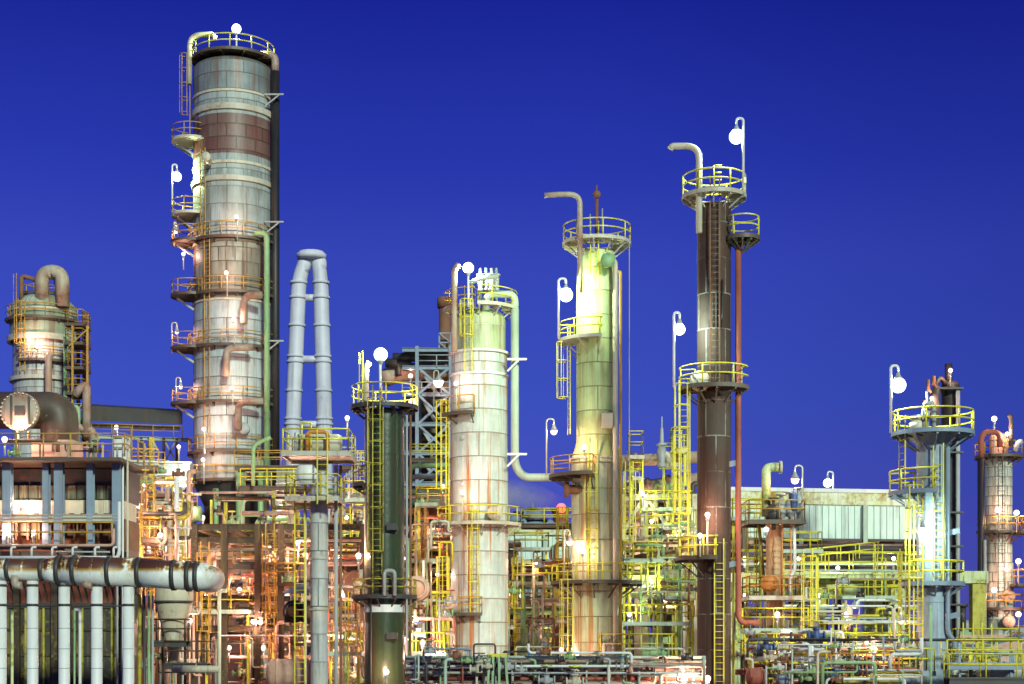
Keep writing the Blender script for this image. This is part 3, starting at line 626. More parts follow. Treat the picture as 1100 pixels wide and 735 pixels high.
part('top_saddle', MB().pipe([P(325, 292, 260), P(328, 277, 260), P(344, 277, 260), P(343.5, 292, 260)], 1.12, 20, bend=1.6), mT, T)
# ------------------------------------------------------------------ generators for racks, pipes, decks, valves
SZ = lambda d: 'thin' if d < 3 else 'medium' if d < 6 else 'thick'
def hp(x0, x1, y, D, d, mt, where, e0=0, e1=0, D1=None, y1=None, label=None, fl=None, order='y'):
    """horizontal pipe of d pixels, bent down (+) or up (-) at its ends by e0 / e1 pixels"""
    D1 = D1 or D; y1 = y if y1 is None else y1; a, b = P(x0, y, D), P(x1, y1, D1)
    pts = ([P(x0, y + e0, D)] if e0 else []) + [a, b] + ([P(x1, y1 + e1, D1)] if e1 else [])
    r = d * sc(D) / 2; c = (a + b) / 2
    o = solo('pipe', MB().pipe(pts, r, 14 if d > 5 else 8, bend=3 * r), M[mt], a, label or '%s %s level pipe %s' % (SZ(d), DESC[mt], where), 'pipe', 'level pipes ' + where, order, where=c)
    n = fl if fl is not None else (2 if d >= 5 else 0)
    for i in range(n):
        q = a.lerp(b, (i + .5) / n); u = (b - a).normalized() * (.07 + r * .18)
        part('flange', MB().pipe([q - u, q + u], r * 1.32, 14), M[mt], o)
    return o
def vp(x, y0, y1, D, d, mt, where, top=0, bot=0, label=None):
    """upright pipe; top / bot are sideways elbow lengths in pixels"""
    pts = ([P(x + top, y0, D)] if top else []) + [P(x, y0, D), P(x, y1, D)] + ([P(x + bot, y1, D)] if bot else [])
    r = d * sc(D) / 2
    o = solo('upright_pipe', MB().pipe(pts, r, 14 if d > 5 else 8, bend=3 * r), M[mt], P(x, y1, D), label or '%s %s upright pipe %s' % (SZ(d), DESC[mt], where), 'upright pipe', 'upright pipes ' + where)
    if d >= 5:
        for t in (.3, .7):
            q = P(x, y0 + (y1 - y0) * t, D); part('flange', MB().pipe([q - Vector((0, 0, .1)), q + Vector((0, 0, .1))], r * 1.3, 14), M[mt], o)
    return o
def walkway(x0, x1, y, D, dep, where, rmat='yellow', dmat='deck', D1=None, y1=None, h=1.1, label=None, back=True):
    D1 = D1 or D; y1 = y if y1 is None else y1
    a, b = P(x0, y, D), P(x1, y1, D1); t = thing('walkway', (a + b) / 2, label or '%s railed steel walkway %s' % (rmat.replace('amber', 'amber'), where), 'walkway', 'railed walkways in the plant', 'y')
    off = Vector((0, dep, 0)); m = MB()
    vs = [a, b, b + off, a + off]; dz = Vector((0, 0, -.07))
    m.add([*vs, *[v + dz for v in vs]], [(0, 1, 2, 3), (7, 6, 5, 4), (0, 4, 5, 1), (1, 5, 6, 2), (2, 6, 7, 3), (3, 7, 4, 0)], False)
    part('deck', m, M[dmat], t)
    m = MB()
    for o_ in (Vector((0, .03, 0)), off - Vector((0, .03, 0))): part('edge_beam', MB().hbeam(a + o_ - Vector((0, 0, .21)), b + o_ - Vector((0, 0, .21)), .14, .26), M[dmat], t)
    m = MB(); rail(m, [a + Vector((0, .06, 0)), b + Vector((0, .06, 0))], h, .04); part('railing', m, M[rmat], t)
    if back: m = MB(); rail(m, [a + off - Vector((0, .06, 0)), b + off - Vector((0, .06, 0))], h, .035); part('railing', m, M[rmat], t)
    return t
def valve(x, y, D, s, where, mt='grey', wheel='dark', face=270):
    """gate valve: flanged body, bonnet, stem and handwheel"""
    c = P(x, y, D); t = thing('valve', c, '%s gate valve with %s handwheel %s' % (DESC[mt], DESC.get(wheel, wheel), where), 'valve', 'valves ' + where)
    part('valve_body', MB().pipe([c - Vector((s, 0, 0)), c - Vector((s * .82, 0, 0))], s * .55, 12).pipe([c + Vector((s, 0, 0)), c + Vector((s * .82, 0, 0))], s * .55, 12).pipe([c - Vector((s * .82, 0, 0)), c + Vector((s * .82, 0, 0))], s * .3, 12)
         .lathe([(s * .42, -s * .35), (s * .5, 0), (s * .34, s * .4), (s * .34, s * .75), (s * .48, s * .75), (s * .48, s * .9), (.01, s * .9)], c, 14), M[mt], t)
    part('stem', MB().pipe([c + Vector((0, 0, s * .9)), c + Vector((0, 0, s * 1.9))], s * .09, 6), M['grey'], t)
    cc = c + Vector((0, 0, s * 1.75)); m = MB().pipe([cc + Vector((s * .6 * math.cos(a * math.pi / 7), s * .6 * math.sin(a * math.pi / 7), 0)) for a in range(14)], s * .08, 6, bend=0, closed=True)
    m.bar(cc - Vector((s * .6, 0, 0)), cc + Vector((s * .6, 0, 0)), s * .07).bar(cc - Vector((0, s * .6, 0)), cc + Vector((0, s * .6, 0)), s * .06)
    part('handwheel', m, M[wheel], t)
    return t
def drum(x0, x1, y, D, d, mt, label, axis='X', saddle=True, name='drum_vessel'):
    a, b = P(x0, y, D), P(x1, y, D); L = (b - a).length if axis == 'X' else (x1 - x0) * sc(D); r = d * sc(D) / 2; h = r * .45
    if axis == 'Y': a = P((x0 + x1) / 2, y, D)
    t = thing(name, a, label, 'vessel', None, 'y')
    prof = [(.001, 0)] + [(r * math.sin(k * math.pi / 14), h * (1 - math.cos(k * math.pi / 14))) for k in range(1, 8)]
    prof += [(r, L - h)] + [(r * math.cos(k * math.pi / 14), L - h + h * math.sin(k * math.pi / 14)) for k in range(1, 7)] + [(.001, L)]
    part('shell', MB().lathe(prof, a, 28, axis), M[mt], t)
    for q in (.22, .78):
        p = L * q; c = a + (Vector((p, 0, 0)) if axis == 'X' else Vector((0, p, 0)))
        part('band', MB().lathe([(r * .98, -.06), (r * 1.03, -.06), (r * 1.03, .06), (r * .98, .06)], c, 28, axis), M[mt], t)
        if saddle: part('saddle', MB().box(c + Vector((0, 0, -r * 1.15)), (.25, r * 1.5, r * .7) if axis == 'X' else (r * 1.5, .25, r * .7)), M['dark'], t)
    c = a + (Vector((L * .5, 0, 0)) if axis == 'X' else Vector((0, L * .4, 0)))
    part('nozzle', MB().lathe([(r * .16, r * .9), (r * .16, r * 1.35), (r * .26, r * 1.35), (r * .26, r * 1.45), (.001, r * 1.45)], c, 14), M[mt], t)
    return t
def frame(label, xs, ys, D, dep, mt, w=.3, braces=(), ybot=None, group=None, bays=True, cat='steel frame'):
    """portal frame of posts down to the ground and beams at each level, two rows deep"""
    t = thing('steel_frame', (Xx(sum(xs) / len(xs), D), D + dep / 2, 0), label, cat, group)
    for x in xs:
        for d in (0, dep):
            a = Vector((Xx(x, D), D + d, 0)); part('post', MB().hbeam(a, a + Vector((0, 0, Zy(ys[0], D))), w, w), M[mt], t)
    for y in ys:
        z = Zy(y, D) - w / 2
        for d in (0, dep):
            for a, b in zip(xs, xs[1:]):
                part('beam', MB().hbeam((Xx(a, D) + w / 2, D + d, z), (Xx(b, D) - w / 2, D + d, z), w * .7, w), M[mt], t)
        for x in xs: part('cross_beam', MB().hbeam((Xx(x, D), D + w / 2 + .01, z - .004), (Xx(x, D), D + dep - w / 2 - .01, z - .004), w * .7, w * .9), M[mt], t)
    for (xa, ya, xb, yb) in braces: part('brace', MB().bar(P(xa, ya, D - .02), P(xb, yb, D - .02), w * .5, w * .5), M[mt], t)
    return t
def stairs(x0, y0, x1, y1, D, where, mt='grey', wd=.8):
    a, b = P(x0, y0, D), P(x1, y1, D); t = thing('stairway', a, '%s steel stairway %s' % (mt, where), 'stairs', None, 'y')
    for o_ in (0, wd):
        q = Vector((0, o_, 0)); part('stringer', MB().bar(a + q, b + q, .06, .25), M[mt], t)
        m = MB(); u = Vector((0, 0, 1.0)); m.pipe([a + q + u, b + q + u], .035, 6)
        for k in range(5): p = a.lerp(b, k / 4) + q; m.pipe([p, p + u], .03, 6)
        part('handrail', m, M[mt], t)
    n = max(4, int(abs(b.z - a.z) / .22)); m = MB()
    for k in range(1, n): m.box(a.lerp(b, k / n) + Vector((0, wd / 2, 0)), (.28, wd - .08, .03))
    part('treads', m, M[mt], t)
    return t
def fill(x0, x1, y0, y1, D0, D1, nh, nv, nk, where, mats, seed, dmax=5, nd=0, ground=True):
    """a thicket of separate pipes, risers and valves"""
    g = random.Random(seed)
    for i in range(nh):
        D = g.uniform(D0, D1); y = g.uniform(y0, y1); xa = g.uniform(x0, x1 - 12); xb = min(x1, xa + g.uniform(.25, .9) * (x1 - x0))
        hp(xa, xb, y, D, g.choice((1.6, 2, 2.4, 3, 4, dmax)), g.choice(mats), where, e0=g.choice((0, 9, 16, 30, -10)), e1=g.choice((0, 12, 22, -12, -18)), fl=0)
    for i in range(nv):
        D = g.uniform(D0, D1); x = g.uniform(x0, x1); ya = g.uniform(y0, y0 + (y1 - y0) * .7)
        yb = HZ + CZ / sc(D) if g.random() < .45 and ground else g.uniform(ya + 20, y1 + 25)
        vp(x, ya, yb, D, g.choice((1.6, 2, 2.5, 3, 4, dmax)), g.choice(mats), where, top=g.choice((0, 0, 8, -8, 14)), bot=0 if yb > y1 + 25 else g.choice((0, 9, -9)))
    for i in range(nk): valve(g.uniform(x0, x1), g.uniform(y0, y1), g.uniform(D0, (D0 + D1) / 2), g.uniform(.22, .42), where, g.choice(('grey', 'rust', 'green', 'dark', 'cream')), g.choice(('dark', 'red', 'blue', 'yellow')))

# ------------------------------------------------------------------ left furnace
fD = 76; k = sc(fD)
t = thing('furnace', (Xx(55, fD), fD + 3, 0), 'box shaped furnace behind the white duct, blue grey posts and dark window panels', 'furnace')
x0, x1 = Xx(-40, fD), Xx(124, fD); fy = fD + 2.6
for (ya, yb, mt, nm) in ((497, 516, 'dark', 'upper_wall'), (516, 533, 'dark', 'panel_wall'), (533, 553, 'cream', 'air_box'), (553, 586, 'rust', 'burner_wall'), (586, 652, 'dark', 'lower_wall')):
    part(nm, MB().box(((x0 + x1) / 2, fy + (.25 if nm == 'upper_wall' else -.5 if nm == 'air_box' else .1) + 1.5, (Zy(ya, fD) + Zy(yb, fD)) / 2), (x1 - x0 - .4, 3, Zy(ya, fD) - Zy(yb, fD) - .01)), M[mt], t)
part('lining_wall', MB().box(((x0 + x1) / 2, fy + 1.7, Zy(652, fD) / 2), (x1 - x0 - .4, 3, Zy(652, fD) - .02)), paint('dark_lining', (.045, .042, .035), (.02, .02, .018), rust=(.30, .22, .03), amt=.42, streak=.75, scale=1.2), t)  # near black wall with ochre patches and streaks
for x in (-36, 2, 44, 58, 92, 121): part('post', MB().hbeam((Xx(x, fD), fD + .9, Zy(590, fD)), (Xx(x, fD), fD + .9, Zy(494, fD)), .42 if x in (2, 58, 121) else .3, .42), M['bluegrey'], t); part('lower_post', MB().bar((Xx(x, fD), fD + 2.3, 0), (Xx(x, fD), fD + 2.3, Zy(590, fD)), .3, .3), M['brown'], t)
g = random.Random(4)
mpan = paint('dark_window_panel', (.07, .08, .05), (.03, .035, .025), rust=(.34, .30, .16), amt=.4, streak=.7, scale=2)  # dark panels with pale patches and streaks
for i in range(14):
    xa = -30 + i * 10.8
    if abs(xa + 4 - 50) < 8: continue
    part('window_panel', MB().box((Xx(xa + 5, fD), fy + .02, Zy(523.5, fD)), (9.6 * k, .12, 15 * k)), mpan, t)
for i in range(7):
    xa = -30 + i * 22; part('air_box_door', MB().box((Xx(xa + 10, fD), fy - .56, Zy(543, fD)), (19 * k, .1, 17 * k)), M['cream'], t)
for i in range(12):
    xa = -24 + i * 12.6; part('burner', MB().lathe([(.001, -.3), (.24, -.3), (.24, .35), (.14, .45), (.14, .8)], P(xa, 569, fD + 1.7), 14).pipe([P(xa + 3, 580, fD + 1.5), P(xa + 3, 556, fD + 1.5)], .06, 6), M['pink' if i < 5 else 'rust'], t)
for y in (553, 557): part('beam', MB().hbeam((x0, fD + .75, Zy(y, fD)), (x1, fD + .75, Zy(y, fD)), .16, .16), M['paledeck'], t)
for y in (651, 676, 704, 730):
    m = MB(); m.bar((x0 + .3, fy + .16, Zy(y, fD)), (x1 - .3, fy + .16, Zy(y, fD)), .1, .12); part('wall_stiffener', m, M['brown'], t)
for x in (9, 29, 47, 72, 88, 105): part('wall_stiffener', MB().bar((Xx(x, fD), fy + .13, 0), (Xx(x, fD), fy + .13, Zy(652, fD)), .1, .1), M['ochre'], t)
for i in range(22):                                           # sloping red brick-red fins under the floor
    xa = -30 + i * 7.2; part('radiant_fin', MB().bar(P(xa, 622, fy - .4), P(xa + 6, 648, fy + .1), .2, .08), M['red'], t)
m = MB().box(((x0 + x1) / 2 + .1, fD + 2, Zy(494, fD) + .02), (x1 - x0 + .4, 4.4, .16)); part('roof_deck', m, M['deck'], t)
m = MB(); z = Zy(494, fD) + .15; rail(m, [(x0, fD - .1, z), (x1 + .5, fD - .1, z), (x1 + .5, fD + 4, z)], 1.1, .038, post=1.3); part('railing', m, M['amber'], t)
m = MB().box(((x0 + x1) / 2, fD + .4, Zy(587, fD)), (x1 - x0, 1.3, .1)); part('burner_deck', m, M['deck'], t)
m = MB(); z = Zy(586, fD) + .05; rail(m, [(x0, fD - .15, z), (x1, fD - .15, z)], 1.05, .038, post=1.2); part('railing', m, M['amber'], t)
for x, y0, y1, mt in ((126, 480, 640, 'grey'), (132, 470, 640, 'white'), (137, 470, 640, 'cream')): vp(x, y0, 860, 77, 2.2, mt, 'at the right furnace corner')
hp(-20, 122, 586, 74.9, 3.2, 'pink', 'below the furnace burner deck', e1=-18, fl=0); hp(-20, 128, 599, 74.6, 3.6, 'white', 'below the furnace burner deck', e1=-60, fl=0)
for x in (12, 34, 56, 78, 102, 122): vp(x, 588, 599, 74.8, 2.6, 'white', 'between two white furnace headers', top=5)
hp(-10, 54, 592, 75.0, 2.4, 'red', 'below the furnace burner deck'); hp(60, 118, 593, 75.0, 2, 'grey', 'below the furnace burner deck')
# flue duct elbow and blind disc on the furnace roof
t = thing('flue_elbow', P(58, 492, 84), 'dark brown flue elbow ending in a big round bolted disc on the furnace roof', 'duct')
part('elbow', MB().pipe([P(-30, 441, 85), P(40, 441, 85), P(64, 441, 85), P(64, 497, 85)], 1.0, 24, bend=1.9), paint('dark_flue', (.085, .06, .045), (.05, .032, .022), rust=(.20, .08, .03), amt=.4, streak=.6), t)
part('blind_disc', MB().lathe([(.001, -.1), (.98, -.1), (1.02, 0), (1.02, .2), (.9, .25), (.9, .6)], P(21, 442, 82.8), 36, 'Y'), M['mottled'], t)
part('hatch', MB().box(P(21, 441, 82.6), (.5, .12, .5)).box(P(12, 441, 82.62), (.1, .1, 1.5)).box(P(31, 441, 82.62), (.1, .1, 1.5)), M['dark'], t)
m = MB()
for i in range(28): a = i * math.pi / 14; m.box(P(21, 442, 82.75) + Vector((.96 * math.cos(a), -.1, .96 * math.sin(a))), (.06, .08, .06))
part('bolts', m, M['cream'], t)
part('base_box', MB().box(P(62, 484, 84.6), (2.2, 2, .9)), M['pink'], t)
fill(8, 118, 468, 492, 80.5, 83, 4, 8, 3, 'on the furnace roof', ['mottled', 'amber', 'pink', 'green'] if False else ['mottled', 'pink', 'green', 'rust'], 21, ground=False, dmax=3)
# ------------------------------------------------------------------ white duct on its uprights
dD = 67; dk = sc(dD)
t = thing('duct_header', (Xx(90, dD), dD, Zy(616, dD)), 'long white rust striped duct lying across the white uprights at lower left', 'duct')
mduct = shell('striped_duct_wall', (.72, .72, .68), (.68, .68, .64), .6, 50, 50, patch=.1, streak=.2, rust=(.30, .16, .03))
def ductmat():
    m, nt, bs = newmat('rust_topped_duct'); tc = N(nt, 'ShaderNodeTexCoord').outputs['Object']; sp = N(nt, 'ShaderNodeSeparateXYZ'); nt.links.new(tc, sp.inputs[0])
    mp = N(nt, 'ShaderNodeMapping'); mp.inputs['Scale'].default_value = (1, .35, .35); nt.links.new(tc, mp.inputs[0])
    mp3 = N(nt, 'ShaderNodeMapping'); mp3.inputs['Scale'].default_value = (1.25, .12, .12); nt.links.new(tc, mp3.inputs[0])
    a = noise(nt, mp3.outputs[0], 1.0, 3, .6); b = noise(nt, mp.outputs[0], 3.0, 5, .7); fine = noise(nt, tc, 6, 5, .7); big = noise(nt, mp.outputs[0], .55, 2, .5)
    top = ramp(nt, sp.outputs[2], -.10, .30)
    st = ramp(nt, mth(nt, 'ADD', mth(nt, 'MULTIPLY', a, .8), mth(nt, 'MULTIPLY', fine, .22)), .41, .49)
    e = mth(nt, 'MULTIPLY', st, top); run = mth(nt, 'MULTIPLY', ramp(nt, b, .56, .66), ramp(nt, sp.outputs[2], -.45, .25))
    c = mix(nt, ramp(nt, fine, .35, .7), (.74, .75, .72), (.62, .63, .60))
    c = mix(nt, run, c, (.52, .36, .05)); c = mix(nt, ramp(nt, e, .25, .55), c, (.46, .26, .04)); c = mix(nt, ramp(nt, e, .5, .8), c, (.085, .03, .016))
    nt.links.new(c, bs.inputs['Base Color']); bs.inputs['Roughness'].default_value = .45
    bp = N(nt, 'ShaderNodeBump'); bp.inputs['Strength'].default_value = .4; bp.inputs['Distance'].default_value = .03; nt.links.new(fine, bp.inputs['Height']); nt.links.new(bp.outputs[0], bs.inputs['Normal'])
    return m
md = ductmat()
r1, r2 = 11.5 * dk, 15.5 * dk
zc = Zy(612, dD)
def dsec(xa, xb, ra, rb, za, zb, nm='duct_section'):
    part(nm, MB().pipe([(Xx(xa, dD), dD, za), (Xx(xb, dD), dD, zb)], ra, 36, r1=rb), md, t)
dsec(-30, 46, r1, r1, zc, zc); dsec(46, 66, r1, r2, zc, Zy(613, dD), 'reducer'); dsec(66, 150, r2, r2, Zy(613, dD), Zy(615, dD)); dsec(150, 203, r2, r2 * .98, Zy(615, dD), Zy(619, dD))
part('duct_elbow', MB().pipe([(Xx(203, dD), dD, Zy(619, dD)), (Xx(216, dD), dD, Zy(619.6, dD)), (Xx(216, dD), dD + 2.2, Zy(620, dD))], r2 * .98, 36, bend=.5), md, t)
for x, y, rr in ((10, 612, r1), (46, 612, r1), (64, 613, r2), (81, 613, r2), (150, 615, r2), (187, 618, r2), (203, 619, r2), (212, 619.4, r2), (118, 614, r2)):
    part('flange_ring', MB().lathe([(rr * .98, -.09), (rr * 1.07, -.09), (rr * 1.07, .09), (rr * .98, .09)], (Xx(x, dD), dD, Zy(y, dD)), 36, 'X'), M['dark'], t)
for x in (16, 92): part('drain_stub', MB().pipe([P(x, 618, dD - .3), P(x, 629, dD - .3), P(x + 7, 629, dD - .3)], .16, 10), M['mottled'], t)
for i, x in enumerate((1, 35, 69, 104, 138)):
    rt = thing('duct_upright', (Xx(x, dD), dD, 0), 'white round upright pipe with dark clamp bands under the striped duct', 'upright pipe', 'white uprights under the striped duct')
    part('shaft', MB().pipe([(Xx(x, dD), dD, 0), (Xx(x, dD), dD, Zy(624, dD))], 6 * dk, 24), M['white'], rt)
    for y in (629, 650): part('clamp_band', MB().lathe([(6 * dk - .01, -.05), (6.6 * dk, -.05), (6.6 * dk, .05), (6 * dk - .01, .05)], (Xx(x, dD), dD, Zy(y, dD)), 24), M['dark'], rt)
    for y in (675, 697, 718): part('seam_band', MB().lathe([(6 * dk - .01, -.015), (6.1 * dk, -.015), (6.1 * dk, .015), (6 * dk - .01, .015)], (Xx(x, dD), dD, Zy(y, dD)), 24), M['grey'], rt)
hp(-20, 146, 651, dD + .45, 1.6, 'dark', 'clamped across the white uprights', e1=-20)
for x, mt, d in ((86, 'white', 3.5), (80, 'green', 2.2), (150, 'ochre', 4), (155, 'dark', 3), (160, 'green', 3), (13, 'moss', 3.2), (164, 'grey', 2.5)): vp(x, 655 if x < 100 else 640, 880, 69, d, mt, 'among the white uprights', top=-6 if x in (86, 150) else 0)
t = thing('cyclone', P(181, 690, 90), 'cream tapered cyclone hopper below the right end of the striped duct', 'hopper')
part('body', MB().lathe([(.25, 0), (.3, .5), (1.0, 3.2), (1.0, 4.6), (.85, 4.7), (.001, 4.72)], P(187, 711, 84), 32), M['cream'], t); part('inlet', MB().pipe([P(187, 640, 84), P(187, 634, 84), P(205, 634, 84)], .55, 16, bend=.6), M['mottled'], t)
part('band', MB().lathe([(1.0, 0), (1.06, 0), (1.06, .12), (1.0, .12)], P(187, 648, 84), 32), M['dark'], t)
for x in (175, 199): part('support_leg', MB().bar(P(x, 668, 84), (Xx(x, 84), 84, 0), .14, .14), M['brown'], t)

# ------------------------------------------------------------------ covered bridge, grey trunk duct between furnace and column
t = thing('conveyor_bridge', P(150, 460, 131), 'dark roofed bridge on a pale truss reaching the banded column from the left', 'bridge')
part('roof', MB().add([P(96, 436, 131), P(196, 442, 131), P(196, 456, 131), P(96, 452, 131), P(96, 434, 134), P(196, 440, 134), P(196, 454, 134), P(96, 450, 134)], [(3, 2, 1, 0), (4, 5, 6, 7), (0, 1, 5, 4), (1, 2, 6, 5), (2, 3, 7, 6), (3, 0, 4, 7)], False), M['dark'], t)
part('side_panel', MB().bar(P(98, 457, 130.9), P(193, 460, 130.9), .08, .35), M['brown'], t)
m = MB(); rail(m, [P(98, 468, 130.6), P(196, 471, 130.6)], 1.0, .04); part('railing', m, M['amber'], t)
part('floor_beam', MB().hbeam(P(98, 469, 131), P(206, 473, 131), .3, .3), M['palegreen'], t)
for x in (152, 160, 176, 190): part('post', MB().bar(P(x, 470, 131), P(x, 500, 131), .2, .2), M['brown'], t); 
for xa, xb in ((152, 164), (164, 152), (176, 190), (190, 176), (164, 176)): part('brace', MB().bar(P(xa, 472, 131.1), P(xb, 498, 131.1), .13, .13), M['paledeck'], t)
t = thing('trunk_duct', P(130, 500, 108), 'pale grey square trunk duct with slanted braces left of the banded column', 'duct')
part('duct', MB().bar(P(126, 502, 108), P(206, 505, 108), 1.2, .95), M['grey'], t); part('top_angle', MB().bar(P(126, 495, 107.3), P(206, 497, 107.3), .12, .12), M['cream'], t)
part('brace', MB().bar(P(163, 508, 107.6), P(190, 528, 107.6), .22, .22), M['grey'], t); part('brace', MB().bar(P(163, 508, 107.6), P(154, 494, 107.6), .22, .22), M['grey'], t)
part('post', MB().hbeam((Xx(163, 107.5), 107.5, 0), P(163, 470, 107.5), .3, .3), M['ochre'], t)
part('post', MB().hbeam((Xx(128, 107.5), 107.5, 0), P(128, 490, 107.5), .3, .3), M['brown'], t)
solo('bent_duct', MB().pipe([P(140, 508, 108.5), P(146, 522, 108.5), P(166, 534, 108.5), P(190, 540, 108.5)], .5, 16, bend=1.6), M['mottled'], P(160, 530, 108.5), 'mottled bent duct slanting down below the pale grey trunk duct', 'duct')
solo('cooling_elbow', MB().pipe([P(216, 552, 103), P(205, 552, 103), P(196, 558, 103), P(196, 575, 103), (Xx(196, 103), 103, 0)], .5, 20, bend=1.2), M['green'], P(196, 600, 103), 'green lit lagged pipe elbow descending left of the brown frame', 'pipe')  # green lamplight put into the elbow's colour
t = thing('cabin', P(130, 490, 80), 'small pale railed cabinet standing at the furnace roof corner', 'cabinet')
part('body', MB().box(P(131, 482, 80.5), (.8, .7, 1.2)), M['white'], t); m = MB(); rail(m, [P(122, 493, 80), P(141, 493, 80)], 1.6, .035, mids=(.35, .7)); part('railing', m, M['amber'], t)

# ------------------------------------------------------------------ pipes left of the banded column
wA = 'right of the furnace'
walkway(128, 172, 577, 90, 2, wA, 'amber'); walkway(126, 170, 500, 104, 2, wA, 'amber'); walkway(165, 206, 545, 112, 2, wA, 'amber'); walkway(170, 206, 512, 118, 2, wA, 'amber')
fill(130, 206, 505, 600, 91, 102, 12, 13, 8, wA, ['rust', 'cream', 'grey', 'pink', 'ochre', 'white', 'dark'], 3); fill(130, 206, 505, 610, 104, 119, 9, 12, 0, 'deep behind the furnace corner', ['rust', 'pink', 'ochre', 'red', 'brown'], 31)
hp(152, 182, 541, 95, 5, 'cream', wA, e1=70, fl=0); hp(128, 152, 546, 92, 2.6, 'cream', wA, e1=80)
walkway(163, 200, 688, 82, 1.2, 'by the cream cyclone', 'brown', 'dark'); walkway(176, 222, 712, 81, 1.2, 'by the cream cyclone', 'brown', 'dark')
fill(150, 215, 640, 735, 84.5, 96, 7, 12, 4, 'behind the cream cyclone', ['rust', 'dark', 'pink', 'green', 'ochre', 'cream'], 5)
drum(185, 236, 719, 79, 8, 'cream', 'small cream drum lying low at the foot of the brown frame', saddle=True)

# ------------------------------------------------------------------ brown steel frame in front of the banded column
bD = 94
fr = frame('dark brown steel frame of tall posts below the banded column', [209, 241, 277, 302, 350, 390], [563, 577, 672], bD, 9, 'brown', .36, ybot=None)
for y, xa, xb, lb in ((672, 206, 392, 'low'), (640, 206, 330, 'middle'), (606, 250, 392, 'upper')):
    walkway(xa, xb, y, bD + 1, 3, 'on the %s floor inside the brown frame' % lb, 'yellow' if y == 672 else 'amber')
t = thing('insulated_tower', (Xx(226, 112), 112, 0), 'warm lit pink buff clad tower wall inside the brown frame', 'tower')
part('wall', MB().box((Xx(232, 112), 113.6, Zy(580, 112) / 2), (56 * sc(112), 3, Zy(580, 112))), shell('buff_cladding', (.42, .27, .19), (.36, .22, .15), 9, 1.2, 1.2, patch=.2, streak=.5), t)
for y in (600, 640, 680): part('cladding_band', MB().box((Xx(232, 112), 112.04, Zy(y, 112)), (57 * sc(112), .1, .2)), M['brown'], t)
part('ladder_panel', MB().box(P(214, 640, 112), (.6, .1, 5)), M['amber'], t)
t = thing('exchanger_shell', (Xx(306, 104), 104, 0), 'slender grey lagged riser tower rising through the brown frame', 'vessel')
part('shell', MB().pipe([(Xx(309, 106), 106, 0), P(309, 505, 106)], .75, 24), shell('lagged_riser', (.42, .45, .38), (.36, .38, .3), .75, 3, 1.3, patch=.2, streak=.7), t)
for y in (520, 545, 572, 600, 630): part('band', MB().lathe([(.74, -.06), (.80, -.06), (.80, .06), (.74, .06)], P(309, y, 106), 24), M['grey'], t)
walkway(258, 330, 522, 101, 2, 'beside the foot of the banded column', 'yellow'); walkway(252, 322, 500, 116, 1.5, 'beside the foot of the banded column', 'amber')
solo('hooked_pipe', MB().pipe([P(272, 522, 100.5), P(272, 478, 100.5), P(286, 472, 100.5), P(291, 470, 100.5)], .13, 10, bend=1.0), M['green'], P(272, 520, 100.5), 'green hooked vent pipe beside the foot of the banded column', 'pipe')
wB = 'inside the brown frame'
fill(212, 335, 525, 570, 96, 116, 12, 12, 5, 'above the brown frame', ['green', 'amber', 'mottled', 'brown', 'cream', 'green'] if False else ['green', 'mottled', 'brown', 'cream', 'ochre'], 41)
fill(212, 335, 580, 640, 95.5, 103, 14, 14, 8, 'in the upper brown bay', ['rust', 'pink', 'red', 'cream', 'mottled', 'dark'], 6); fill(250, 390, 640, 672, 95.5, 103, 10, 10, 8, 'in the middle brown bay', ['rust', 'pink', 'red', 'cream', 'dark', 'grey'], 7); fill(212, 390, 676, 735, 95.5, 104, 14, 14, 8, 'in the low brown bay', ['rust', 'pink', 'red', 'cream', 'dark', 'mottled'], 8)
for x, y, D, r, mt, wh in ((255, 640, 93, .55, 'white', 'left'), (318, 648, 92, .8, 'dark', 'x'), (315, 656, 91.8, .9, 'black', 'y')): pass
t = thing('exchanger', P(268, 650, 95), 'horizontal exchanger with a white round end plate inside the brown frame', 'exchanger')
part('shell', MB().lathe([(.001, 0), (.62, 0), (.62, .2), (.5, .2), (.5, 4), (.001, 4.2)], P(268, 651, 95.5), 24, 'Y'), M['pink'], t); part('end_plate', MB().lathe([(.001, -.08), (.62, -.08), (.62, .0), (.001, .01)], P(268, 651, 95.4), 24, 'Y'), M['white'], t)
for i, (x, y) in enumerate(((316, 657), (331, 658))):
    t = thing('exchanger', P(x, y, 86), 'dark exchanger drum end beside the slender cream column', 'exchanger', 'dark paired exchangers')
    part('shell', MB().lathe([(.001, -.3), (.35, -.28), (.5, -.1), (.5, 0), (.62, 0), (.62, .14), (.5, .14), (.5, 4), (.001, 4)], P(x, y, 85), 24, 'Y'), M['black' if i == 0 else 'dark'], t); part('nozzle', MB().pipe([P(x, y - 10, 86), P(x, y - 18, 86)], .2, 10), M['cream'], t)
    part('end_cover', MB().lathe([(.001, -.46), (.3, -.46), (.3, -.31), (.001, -.3)], P(x, y, 85), 24, 'Y'), M['rust'], t)
drum(320, 340, 616, 86, 20, 'pink', 'pinkish drum end above a blue canopy beside the slender cream column', 'X')
solo('canopy', MB().lathe([(1.05, 0), (1.05, .06), (.05, .45), (.001, .45)], P(325, 637, 84), 24), M['bluegrey'], P(325, 634, 84), 'blue grey round canopy beside the slender cream column', 'canopy')
drum(286, 345, 724, 83, 32, 'pink', 'fat pale drum with rounded ends at the foot of the slender cream column')
t = thing('storage_tank', (Xx(378, 112), 112, 0), 'white lilac lit flat topped tank between slender cream and dark green columns', 'tank')
